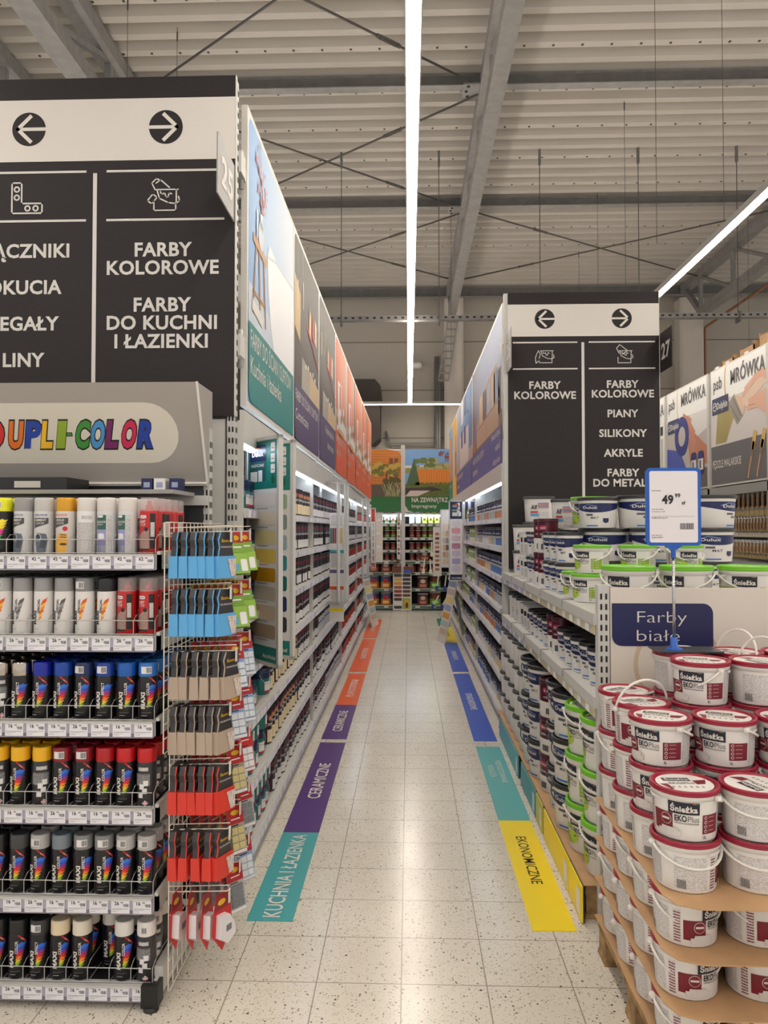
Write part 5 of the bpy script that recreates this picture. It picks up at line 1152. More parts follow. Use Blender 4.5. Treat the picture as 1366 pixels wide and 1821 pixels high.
# ============================================================ BUCKETS
APPLE = C(142, 176, 40); NAVL = C(26, 30, 44)
def bail(R, H, m_, tilt, z=.84, r=.0045, grow=1.08, turn=0):
    "carrying handle: half ring pivoting at the rim, tilt 0 = standing up, -pi/2 = lying toward the front"
    m = MB(); pts = []
    for i in range(17):
        a = PI*i/16; X = R*grow*math.cos(a); q = R*1.08*math.sin(a)
        pts.append((X, q*math.sin(tilt), H*z+q*math.cos(tilt)))
    m.tube(pts, r, m_, 6)
    for s_ in (-1, 1): m.lathe([(.009, -.006), (.011, 0), (.009, .006)], m_, 8, (s_*R*grow, 0, H*z))
    ct, st = math.cos(turn), math.sin(turn); m.V = [(a*ct-b*st, a*st+b*ct, c) for a, b, c in m.V]
    return m
def body(R, H, bm, sq=0, n=32, skirt=True):
    m = MB(); m.lathe([(R*.86, .004), (R*.88, 0), (R*.90, .004), (R*.965, H*.80)], bm, n, sq=sq)
    if skirt:
        m.lathe([(R*.966, H*.79), (R*1.0, H*.795), (R*1.01, H*.90)], bm, n, sq=sq)
        f = cylf(R*1.012)
        for c_ in (-R*1.5, R*1.5): m.poly([(c_-R*.42, H*.80), (c_-R*.21, H*.80), (c_, H*.80), (c_+R*.21, H*.80), (c_+R*.42, H*.80), (c_+R*.3, H*.74), (c_+R*.1, H*.735), (c_-R*.1, H*.735), (c_-R*.3, H*.74)], bm, f, 0)
    return m
def lid(R, H, lm, n=32, sq=0, centre=None):
    m = MB(); m.lathe([(R*1.015, H*.89), (R*1.045, H*.90), (R*1.05, H*.925), (R*1.03, H*.935), (R*1.05, H*.95), (R*1.045, H*.985), (R*1.02, H), (R*.97, H), (R*.94, H*.985), (R*.93, H*.965), (0, H*.965)], lm, n, sq=sq)
    if centre: centre(m)
    return m
def eko(seed, lidm, green=False, R=.0985, H=.15):
    k = R/.0985; bm = mat('bucket_white', (226, 222, 218), .32); m = body(R, H, bm); f = cylf(R*.90, 0, R*.965, H*.8); fr_ = lambda a, b, c, d, mm, l=1, n=4: m.rect(a*k, b*H/.15, c*k, d*H/.15, mm, f, l, n)
    red = BURG if not green else APPLE
    fr_(-.27, .012, -.175, .108, FINE, 1, 8); fr_(-.160, .012, -.140, .105, print_mat('icon_column', (222, 216, 216), (120, 60, 70), .008, .6), 1, 2)
    fr_(-.132, .022, -.066, .080, red, 1, 4); m.ell(-.086*k, .060*H/.15, .017*k, .017*k, WHITE, f, 3, 20); m.ell(-.086*k, .060*H/.15, .0155*k, .0155*k, red, f, 4, 20); fr_(-.098, .058, -.074, .064, WHITE, 5, 2)
    if green: m.ell(-.06*k, .045*H/.15, .022*k, .022*k, C(170, 196, 60), f, 5, 20); m.ell(-.052*k, .05*H/.15, .006*k, .003*k, C(70, 90, 30), f, 6, 8)
    else: m.poly([(-.110*k, .012*k), (-.045*k, .012*k), (-.042*k, .030*k), (-.050*k, .030*k), (-.052*k, .038*k), (-.100*k, .038*k), (-.102*k, .030*k), (-.112*k, .030*k)], C(206, 200, 196), f, 6)
    fr_(-.078, .081, .010, .116, NAVL, 3, 5); m.txt('Śnieżka', -.034*k, .088*H/.15, .0165*k, WHITE, f, 4, 1.4, width=.076*k)
    for i, c_ in enumerate(((190, 40, 40), (230, 140, 40), (90, 170, 60), (60, 130, 200))): fr_(-.010+.004*i, .1125, -.007+.004*i, .1152, C(*c_), 5, 1)
    m.txt('EKO', -.060*k, .060*H/.15, .017*k, INK, f, 3, 1, 'l', width=.034*k); m.txt('Plus', -.023*k, .060*H/.15, .017*k, C(110, 104, 104), f, 3, 0, 'l', width=.032*k)
    m.txt('ODPORNA NA SZOROWANIE', -.060*k, .052*H/.15, .0045*k, INK, f, 3, .3, 'l', width=.068*k)
    fr_(.020, .024, .082, .080, red, 1, 4)
    for i in range(4): m.ell(.030*k, (.072-.013*i)*H/.15, .005*k, .005*k, WHITE, f, 3, 10); m.ell(.030*k, (.072-.013*i)*H/.15, .0034*k, .0034*k, red, f, 4, 8); fr_(.040, .0725-.013*i, .062, .074-.013*i, C(220, 170, 176) if not green else WHT, 3, 1)
    m.txt('3L', .028*k, .011*H/.15, .008*k, INK, f, 3, .4); fr_(.088, .010, .262, .112, FINED, 1, 12); fr_(.150, .010, .152, .112, WHITE, 2, 1)
    xx = -.262
    for i in range(9): fr_(xx, .014, xx+.0015, .040, INK, 2, 1); xx += .003
    def centre(L):
        g = lambda x, y, q: (x, y, H*.967+.0003*q); L.ell(0, 0, R*.86, R*.86, bm, g, 1, 32)
        L.rect(-R*.6, R*.15, R*.25, R*.45, NAVL, g, 2); L.txt('Śnieżka', -R*.17, R*.22, R*.15, WHITE, g, 3, 1.2, width=R*.75); L.txt('EKOPlus', -R*.1, -R*.12, R*.16, INK, g, 3, .2, width=R*.8)
        L.poly([(R*.3, R*.2), (R*.75, R*.3), (R*.62, -R*.1), (R*.35, -R*.15)], red, g, 2)
        for i in range(6): L.rect(-R*.5+i*R*.18, -R*.45, -R*.42+i*R*.18, -R*.32, C(150, 146, 146), g, 2)
        L.poly([(-R*.8, -R*.1), (-R*.55, -R*.1), (-R*.5, -R*.6), (-R*.6, -R*.6)], red, g, 2)
    return m, lid(R, H, lidm, centre=centre)
BLID = mat('burgundy_lid', (150, 22, 50), .3); GLID = mat('bright_green_lid', (112, 190, 30), .32)
R3, H3 = .093, .1428
def mk(green, tilt, R=R3, H=H3, turn=0):
    b, l = eko(0, GLID if green else BLID, green, R, H)
    return Kind('paint_bucket', [('bucket_body', b), ('lid', l), ('handle', bail(R, H, PLASTIC, tilt, turn=turn))], 'paint bucket')
E_down = mk(0, -2.3, turn=-.9); E_front = mk(0, -2.0, turn=2.3); E_up = mk(0, -.25); E_back = mk(0, -1.35); E_text = mk(0, -2.1, turn=-2.1)
# pallet with buckets in layers
PX0, PX1, PY0, PY1 = .716, 1.916, 2.10, 2.92
WD = mat('weathered_pallet_wood', (160, 128, 88), .85, var=.4, scale=22, bump=.3)
pal = thing('wooden_pallet', 'weathered wooden pallet carrying the burgundy lidded buckets', 'pallet', (0, 0, 0), 0, 'wooden pallets')
def pallet(t, x0, x1, y0, y1):
    for y in (y0, (y0+y1)/2-.05, y1-.1): m = MB(); m.bx(x0, x1, y, y+.1, 0, .018, WD); m.obj('bottom_board', t)
    for i, y in enumerate((y0, (y0+y1)/2-.05, y1-.1)):
        for x_ in (x0, (x0+x1)/2-.07, x1-.14): m = MB(); m.bx(x_+.004, x_+.136, y+.003, y+.097, .018, .098, WD); m.obj('block', t)
    for x_ in (x0, (x0+x1)/2-.06, x1-.12): m = MB(); m.bx(x_, x_+.12, y0, y1, .098, .118, WD); m.obj('stringer_board', t)
    n = 6
    for i in range(n): yy = y0+(y1-y0-.09)*i/(n-1); m = MB(); m.bx(x0, x1, yy, yy+.09, .118, .138, WD); m.obj('deck_board', t)
pallet(pal, PX0, PX1, PY0, PY1)
LAYN = ['lowest layer', 'second layer', 'third layer', 'fourth layer', 'fifth layer', 'sixth layer', 'seventh layer']
def sheet(z, label, x0=PX0-.012, x1=PX1, y0=PY0-.03, y1=PY1+.0):
    m = MB(); vs = []; n = 14; r = random.Random(int(z*1000))
    top = []; q = .08
    out = [(x0+q, y0)]+[(x0+q+(x1-x0-q)*i/8, y0+r.uniform(-.004, .004)) for i in range(1, 9)]+[(x1, y1), (x0+q*.3, y1)]+[(x0+r.uniform(-.004, .004), y1-(y1-y0-q)*i/8) for i in range(0, 9)]+[(x0+q*.3, y0+q*.3)]
    n = len(out)
    m.add([(a, b, zz) for zz in (z, z+.003) for a, b in out], [tuple(range(n))[::-1], tuple(range(n, 2*n))]+[(i, (i+1) % n, (i+1) % n+n, i+n) for i in range(n)], CARD)
    tag(m.obj('cardboard_sheet'), label, 'cardboard sheet', 'cardboard sheets between bucket layers')
sheet(.1385, 'cardboard sheet lying directly on the weathered bucket pallet'); zb = .142; LZ = []
for i in range(7):
    LZ.append(zb); zb += H3+.0008
    if i < 3: sheet(zb, ('lowest', 'middle', 'topmost')[i]+' cardboard sheet between layers of burgundy lidded buckets'); zb += .0035
ROWY = [2.235, 2.44, 2.635, 2.825]
HEI = [[5, 5, 5, 5], [6, 6, 6, 6], [6, 7, 7, 7], [6, 7, 7, 7]]
rz_pool = [.55, .9, -.4, 2.2, 1.3, .3]
r = random.Random(5)
for ri, y in enumerate(ROWY):
    for ci in range(6):
        X = .800+.2*ci
        for li in range(HEI[ri][min(ci, 3)]):
            top = li == HEI[ri][min(ci, 3)]-1
            k_ = r.choice((E_down, E_front, E_down)); rz = r.choice((.5, .8, -.2, 1.9, 1.0))
            if li <= 2: rz = .95+r.uniform(-.1, .1) if ci == 0 else .95+r.uniform(-.15, .15)
            if ri == 0 and li == 3: rz = 2.25 if ci == 0 else 2.0; k_ = E_text
            if ri == 0 and li == 4: rz = .0 if ci == 0 else 1.9; k_ = E_front if ci == 0 else E_text
            if ri > 0 and top: rz = -.35 if ci else -.1
            if ri == 1 and top: rz = -.45; k_ = E_front
            if ri == 2 and ci == 0 and top: k_ = E_up; rz = .3
            if ri == 3 and ci == 0 and top: k_ = E_back; rz = .6
            if ri == 3 and ci == 1 and top: k_ = E_back; rz = 2.6
            if ri >= 2 and ci == 2 and top: k_ = E_up; rz = 1.9
            k_.place((X+r.uniform(-.0012, .0012), y+r.uniform(-.0012, .0012), LZ[li]), 'white bucket, burgundy lid, %s, %s row from the front, %s column from the left' % (LAYN[li], ORD[ri], ORD[ci]),
                     'white buckets with burgundy lids on the pallet', rz=rz)
# price holder standing on the back bucket
ph = at(1199, 1142, 2.79); zt = LZ[6]+H3
ph_t = thing('price_stand', 'blue framed price stand reading 49 99 on top of the buckets', 'price stand', (ph.x, 2.79, zt+.001)); BL = mat('blue_plastic_frame', (26, 86, 176), .35)
m = MB(); m.bx(-.07, .16, -.05, .075, .0, .006, C(60, 60, 62, .3)); m.obj('base_plate', ph_t)
m = MB(); m.lathe([(.03, .006), (.03, .010), (.014, .016), (.012, .05), (0, .05)], BL, 16); m.obj('foot', ph_t)
m = MB(); m.tube([(0, 0, .04), (0, 0, .345)], .0055, mat('polished_steel', (190, 190, 190), .2, .9), 10); m.obj('pole', ph_t)
fw, fh2 = .198, .285; fz = at(1199, 971, 2.79).z-zt
m = MB(); f = lambda x, y, k: (x, -.006-.0008*k, y); m.rrect(-fw/2, fz, fw/2, fz+fh2, .015, BL, f, 1)
m.bx(-fw/2+.01, fw/2-.01, -.006, .006, fz+.003, fz+fh2-.003, BL); m.bx(-fw/2, fw/2, -.0055, .0055, fz+.012, fz+fh2-.012, BL)
m.lathe([(.009, fz-.045), (.009, fz+.0)], BL, 12); m.add([(a, b, zz) for b in (-.006, .006) for a, zz in ((-.035, fz+.002), (.035, fz+.002), (.01, fz-.015), (-.01, fz-.015))], [(0, 1, 2, 3), (7, 6, 5, 4), (0, 4, 5, 1), (1, 5, 6, 2), (2, 6, 7, 3), (3, 7, 4, 0)], BL); m.obj('frame', ph_t)
m = MB(); m.rrect(-fw/2+.012, fz+.012, fw/2-.012, fz+fh2-.012, .008, mat('price_sheet', (222, 218, 222), .5), f, 2); Z = lambda q: fz+fh2*q
m.txt('49', -.022, Z(.54), .030, INK, f, 4, 1.4, width=.042); m.txt('99', .014, Z(.62), .014, INK, f, 4, .8, width=.02); m.txt('zł', .035, Z(.53), .012, INK, f, 4, .8, width=.014)
m.txt('Cena brutto:', -.08, Z(.70), .0045, INK, f, 4, .4, 'l'); m.txt('Cena netto: 40,64', -.08, Z(.46), .004, INK, f, 4, .3, 'l'); m.txt('C. brutto za l: 16,66', -.08, Z(.43), .004, INK, f, 4, .3, 'l'); m.txt('Śnieżka EKO plus 3L', -.08, Z(.35), .0045, INK, f, 4, .5, 'l')
m.rect(-.08, Z(.375), .075, Z(.378), C(90, 90, 90), f, 4); m.txt('Jedn. miary: szt', -.08, Z(.13), .004, INK, f, 4, .3, 'l'); m.txt('Symbol: 5903973', -.08, Z(.10), .004, INK, f, 4, .3, 'l')
xx = .022; rr2 = random.Random(8)
while xx < .07: w_ = rr2.choice((.0008, .0014, .0022)); m.rect(xx, Z(.21), xx+w_, Z(.29), INK, f, 4); xx += w_+.0014
m.obj('price_sheet', ph_t)
# ============================================================ LOW BUCKET SHELVING ON THE RIGHT
GX, GY0, GY1 = .765, 3.10, 6.18; WP = mat('white_laminate_board', (214, 204, 194), .45)
low = thing('bucket_shelving', 'low grey shelving of paint buckets with a white end board', 'shelving unit', (0, 0, 0))
m = MB(); m.bx(GX, GX+.045, GY0-.02, GY0+.03, 0.0, 1.375, METAL); post_holes(m, GX+.022, GY0-.02, .06, 1.37, 'y', .010, .042); m.obj('upright', low)
m = MB(); m.bx(GX, GX+.045, GY1-.03, GY1, 0.0, 1.3, METAL); m.obj('upright', low)
m = MB(); m.bx(1.385, 1.405, GY0+.03, GY1, .1, 1.18, BACKDARK); m.obj('back_panel', low)
def deep_shelf(zz, nm='shelf'):
    m = MB(); m.bx(GX+.03, 2.02 if zz > 1 else 1.38, GY0+.005, GY1-.01, zz-.03, zz, METAL); n = 5; L = (GY1-GY0-.03)/n
    for i in range(n):
        y0 = GY0+.01+L*i; m.bx(GX-.012, GX+.035, y0+.004, y0+L-.004, zz-.045, zz+.002, METAL)
        m.tube([(GX+.05, y0+L, zz+.006), (GX-.016, y0+L, zz+.006), (GX-.018, y0+L, zz-.03)], .003, METAL_D, 5)
    m.bx(GX-.006, GX-.002, GY0+.02, GY1-.02, zz-.085, zz-.045, mat('cream_price_rail', (206, 194, 160), .4)); m.bx(GX-.008, GX-.006, GY1-1.2, GY1-.02, zz-.083, zz-.047, RAILM)
    y = GY0+.1; rq = random.Random(2)
    while y < GY1-.2: m.bx(GX-.0095, GX-.008, y, y+.07, zz-.082, zz-.05, TAGM); y += rq.choice((.16, .24, .3))
    m.obj(nm, low)
deep_shelf(1.255); deep_shelf(.915)
# end board with sign
eb = thing('end_board', 'white laminate end board with navy sign behind the burgundy lidded buckets', 'end board', (0, 0, 0)); YE = 3.075
m = MB(); m.bx(GX+.048, 1.52, YE, YE+.02, .05, at(1200, 1046, YE).z, WP); m.bx(1.523, 2.1, YE, YE+.02, .05, at(1200, 1046, YE).z, WP); m.obj('board', eb)
f = front(YE); m = MB(); X = lambda px: at(px, 1100, YE).x; Zq = lambda py: at(1180, py, YE).z
m.rrect(X(1088), Zq(1149), X(1268), Zq(1073), .04, NAVY, f, 3, (1, 0, 1, 0)); m.txt('Farby', X(1177), Zq(1107), .046, WHITE, f, 5, -.5, width=X(1221)-X(1133)); m.txt('białe', X(1170), Zq(1140), .046, WHITE, f, 5, -.5, width=X(1209)-X(1133))
m.ring(X(1205), Zq(1182), .168, .018, C(196, 176, 152), f, 1, 40); m.obj('sign', eb)
# ---- bucket kinds of the white paint section
WB = mat('bucket_white', (226, 222, 218), .32); SWOOSH = C(26, 34, 84, .35); BLK = mat('black_lid', (44, 44, 46), .35)
def dulux(R, H, hnd=None, lidm=BLK):
    m = body(R, H, WB, skirt=False); m.lathe([(R*.966, H*.80), (R*1.0, H*.9)], WB, 28); k = R; f = cylf(R*.90, 0, R*.965, H*.8)
    n = 16; top = [(-k*2.2+k*4.4*i/n, H*.80) for i in range(n+1)]; bot = [(-k*2.2+k*4.4*i/n, H*(.60-.10*math.cos((i/n-.5)*2*PI))) for i in range(n+1)]
    for i in range(n): m.poly([bot[i], bot[i+1], top[i+1], top[i]], SWOOSH, f, 1)
    m.txt('Dulux', -k*.3, H*.62, H*.085, WHITE, f, 3, 1, width=k*.75); m.line([(-k*.75, H*.68), (-k*.4, H*.76), (k*.05, H*.70)], k*.03, C(120, 150, 200), f, 2)
    m.txt('MAT', -k*.05, H*.30, H*.07, C(70, 70, 76), f, 3, .4, width=k*.4); m.rect(-k*.5, H*.40, -k*.15, H*.46, C(90, 90, 96), f, 2, 2); m.poly([(k*.35, H*.20), (k*.5, H*.16), (k*.65, H*.20), (k*.65, H*.32), (k*.35, H*.32)], SWOOSH, f, 2)
    m.rect(-k*.5, H*.06, k*.1, H*.10, C(60, 120, 190), f, 2, 3); m.line([(k*.8, H*.1), (k*.8, H*.5)], k*.01, C(190, 190, 194), f, 1); m.line([(k*1.2, H*.1), (k*1.2, H*.46)], k*.01, C(190, 190, 194), f, 1); m.rect(-k*2.6, H*.08, -k*1.6, H*.74, FINE, f, 1, 6)
    ps = [('bucket_body', m), ('lid', lid(R, H, lidm))]
    if hnd is not None: ps.append(('handle', bail(R, H, hnd, -2.1, r=.003)))
    return Kind('paint_bucket', ps, 'paint bucket')
def plum(R, H):
    m = MB(); m.lathe([(R*.95, 0), (R*.97, .004), (R*.97, H*.42)], WB, 24); m.lathe([(R*.97, H*.42), (R*.98, H*.90)], mat('plum_gloss', (84, 22, 40), .25), 24); f = cylf(R*.975)
    m.rrect(-R*.5, H*.66, R*.3, H*.80, R*.1, C(170, 50, 80), f, 1); m.txt('MAGNAT', -R*.1, H*.70, H*.05, WHT, f, 2, .5, width=R*.6); m.txt('CERAMIC', 0, H*.52, H*.05, WHT, f, 2, .3, width=R*.9); m.rect(-R*.3, H*.1, R*.1, H*.26, C(90, 90, 96), f, 2, 2)
    return Kind('paint_bucket', [('bucket_body', m), ('lid', lid(R*.97, H, mat('plum_lid', (70, 24, 36), .3), 24))], 'paint bucket')
def whitey(R, H, sq=0, stripes=True, lidm=None):
    m = body(R, H, WB, sq, 32, False); m.lathe([(R*.966, H*.80), (R*1.0, H*.9)], WB, 32, sq=sq); kk = 1.12 if sq else 1.0; f = cylf(R*.93*kk, off=.001)
    if sq:
        f = lambda x, y, k: (x, -R*(.905+.06*y/(.8*H))-.0012*k-.0016, y)
    if stripes:
        for i in range(4): m.rect(-R*.1, H*(.55+.055*i), R*.62, H*(.575+.055*i), C(60, 80, 150) if i % 2 else C(190, 60, 70), f, 2, 4)
        m.txt('Alf', -R*.35, H*.50, H*.16, INK, f, 3, 1, width=R*.4); m.rect(-R*.6, H*.36, -R*.1, H*.43, C(200, 60, 60), f, 2, 3); m.rect(-R*.6, H*.24, -R*.05, H*.33, C(80, 150, 210), f, 2, 3); m.rect(0, H*.1, R*.6, H*.4, FINE, f, 1, 4)
    else: m.rect(-R*.55, H*.55, R*.0, H*.75, NAVL, f, 2, 4); m.rect(-R*.55, H*.1, R*.6, H*.46, FINED, f, 1, 6)
    return Kind('paint_bucket', [('bucket_body', m), ('lid', lid(R, H, lidm or mat('grey_lid', (70, 70, 70), .35), 32, sq))], 'paint bucket')
D10 = dulux(.125, .218, BLK); D5 = dulux(.105, .165); DW = dulux(.135, .175); D2 = dulux(.062, .165, WIREG); D3 = dulux(.075, .165)
G10 = mk(1, -1.95, .125, .218, .4); G5 = mk(1, -2.2, .108, .19); G2 = mk(1, -2.2, .085, .135)
PL = plum(.062, .205); PLB = plum(.115, .205); WS = whitey(.115, .20, 6); WSS = whitey(.085, .19, 6); W2 = whitey(.06, .165, 0, False, mat('white_lid', (214, 212, 210), .35)); W10 = whitey(.11, .17, 0, False)
# pallets under the shelving
for i, (a, b_) in enumerate(((3.16, 4.6), (4.64, 6.16))):
    t = thing('wooden_pallet', 'wooden pallet under the right bucket shelves, %s of two' % ('nearer', 'farther')[i], 'pallet', (0, 0, 0), 0, 'wooden pallets'); pallet(t, .725, 1.365, a, b_)
    m = MB(); m.bx(.715, 1.37, a-.01, b_+.01, .1385, .142, CARD); tag(m.obj('cardboard_sheet'), 'cardboard sheet on the pallet under the right shelves, %s of two' % ('nearer', 'farther')[i], 'cardboard sheet')
for a, b_, c_, lb in ((3.12, 3.36, YELL, 'short yellow fascia board on the pallet front, nearest'), (3.37, 3.98, YELL, 'long yellow fascia board on the pallet front'), (4.02, 4.22, (206, 196, 60), 'mustard fascia board between the yellow and teal ones'),
                      (4.24, 4.78, (70, 150, 158), 'teal fascia board on the pallet front, nearer of two'), (4.9, 5.9, (84, 166, 176), 'teal fascia board on the pallet front, farther of two')):
    m = MB(); m.bx(.700, .706, a, b_, .004, .150, mat('fascia_%d_%d_%d' % c_, c_, .4)); m.bx(.706, .712, a+.002, b_-.002, .004, .148, C(60, 60, 60))
    f = lambda x, y, k: (.700-.0008*k, -x, y); m.rect(-(a+.03), .02, -(a+min(.10, (b_-a)*.4)), .12, TAGM, f); tag(m.obj('fascia_board'), lb, 'fascia board', 'coloured fascia boards of the pallets')
BUCKL = {id(D10): 'large white bucket, navy swoosh, black lid', id(PLB): 'plum and white bucket', id(G10): 'white bucket with green lid', id(W10): 'plain white bucket, grey lid', id(D5): 'navy and white bucket',
         id(DW): 'wide navy and white bucket', id(D2): 'small navy and white bucket', id(D3): 'navy and white bucket', id(G5): 'green lidded bucket', id(G2): 'small green lidded bucket', id(PL): 'slim plum bucket',
         id(WS): 'square white bucket with black lid', id(WSS): 'small square white bucket', id(W2): 'small white bucket'}
L3 = ['bottom', 'middle', 'top', 'fourth', 'fifth']
cols = [(3.29, G10, 3, .87), (3.53, G10, 3, .853), (3.79, D10, 3, .838), (4.05, D10, 3, .86), (4.31, PLB, 3, .852), (4.55, D10, 3, .835), (4.82, D10, 3, .84), (5.06, W10, 4, .835), (5.30, W10, 4, .835), (5.54, W10, 4, .835), (5.78, W10, 4, .835), (6.02, W10, 4, .835)]
r = random.Random(9)
for ci, (y, k_, n, X) in enumerate(cols):
    hh = {id(G10): .219, id(D10): .219, id(PLB): .206, id(W10): .171}[id(k_)]
    for j in range(2):
        for li in range(n):
            k_.place((X+.262*j, y, .143+hh*li), '%s, %s%s of %s stack from near end' % (BUCKL[id(k_)], 'rear, ' if j else '', L3[li], ORD[ci]), 'bucket stacks on the right pallets', rz=-.75+r.uniform(-.35, .35) if k_ is not W10 else 2.0+r.uniform(-.5, .5))
# middle shelf (z .915)
def row(zz, items, lab_, grp):
    for i, (k_, X, Y, lv, rz) in enumerate(items):
        k_.place((X, Y, zz+.001+lv), '%s, %s, %s' % (BUCKL[id(k_)], lab_, ORD[i] if i < 30 else str(i)), grp, rz=rz)
it = []
for i, y in enumerate((3.22, 3.38, 3.54)): it.append((D2, .855, y, 0, -.7))
for i, y in enumerate((3.70, 3.86, 4.03)): it.append((D3, .86, y, 0, -.7))
for y in (4.20, 4.34): it.append((PL, .85, y, 0, -.7))
for y in (4.50, 4.66, 4.82, 4.98): it.append((D3, .86, y, 0, -.6))
for y in (5.12, 5.26, 5.4): it.append((W2, .85, y, 0, -.7))
for y in (5.58, 5.8, 6.02): it.append((WSS, .88, y, 0, -.2))
it += [(D5, 1.08, y, 0, -.5) for y in (3.3, 3.55, 3.8, 4.05)]+[(PLB, 1.09, 4.32, 0, -.5)]+[(D5, 1.09, y, 0, -.5) for y in (4.6, 4.85, 5.1)]
assert len(it) < 31
row(.915, it, 'right middle shelf item', 'buckets on the middle shelf at the right')
for o in [o for o in COL.objects if o.get('label', '').startswith('%%')]: pass
# top shelf (z 1.255)
it = [(G5, .95, 3.30, 0, -.35), (G5, 1.205, 3.32, 0, -.55), (G5, 1.455, 3.32, 0, -.05), (G2, .87, 3.66, 0, -.5), (G2, .88, 3.66, .136, -.5), (G2, 1.06, 3.60, 0, -.5), (G2, 1.10, 3.66, .136, -.5), (G2, 1.30, 3.64, 0, -.5), (G2, 1.32, 3.66, .136, .3), (G2, .865, 3.86, 0, -.5)]
row(1.255, it, 'front of right top shelf', 'green lidded buckets on the right top shelf')
it = []
for lv in (0, .166): it += [(D3, .865, 4.10, lv, -.6), (D3, .86, 4.27, lv, -.6), (D2, .845, 4.43, lv, -.6)]
for lv in (0, .206): it += [(PL, .84, 4.58, lv if lv == 0 else .206, -.6), (PL, .84, 4.73, lv if lv == 0 else .206, -.6)]
for lv in (0, .166): it += [(D3, .865, 4.92, lv, -.5), (D3, .865, 5.10, lv, -.5), (W2, .85, 5.28, lv, -.5), (W2, .85, 5.43, lv, -.5)]
it = it[:30]
row(1.255, it, 'aisle edge of right top shelf', 'buckets along the edge of the right top shelf')
it = [(DW, 1.09, 4.18, .0, -.2), (DW, 1.07, 4.16, .176, -.2), (D5, 1.02, 4.1, .352, -.35), (DW, 1.30, 3.98, .0, -.1), (DW, 1.30, 3.98, .176, -.1), (DW, 1.26, 4.10, .352, .0), (DW, 1.58, 4.12, 0, .15), (DW, 1.60, 4.10, .176, .1), (DW, 1.62, 4.12, .352, .9),
      (D5, 1.36, 4.4, .352, -.1), (DW, 1.36, 4.4, .0, 0), (DW, 1.36, 4.4, .176, 0), (G5, 1.10, 4.62, .352, -.4), (D5, 1.1, 4.62, .0, -.4), (D5, 1.1, 4.62, .176, -.4), (WS, 1.25, 4.86, .352, -.15), (WSS, 1.02, 4.95, .352, -.3), (W10, 1.09, 4.95, 0, 1), (W10, 1.09, 4.95, .176, 1), (WS, 1.28, 4.88, 0, 0), (WS, 1.28, 4.88, .2, 0)]
row(1.255, it, 'inner part of right top shelf', 'stacked buckets on the right top shelf')
it = [(WS, 1.02, 5.95, 0, -.12), (WS, 1.02, 5.95, .201, -.12), (WS, 1.02, 5.95, .402, -.12), (WSS, .87, 5.66, 0, -.3), (WSS, .87, 5.66, .191, -.3), (WS, 1.30, 5.9, 0, 0), (WS, 1.30, 5.9, .201, 0)]
row(1.255, it, 'beside dark board on top shelf', 'square buckets on the right top shelf')
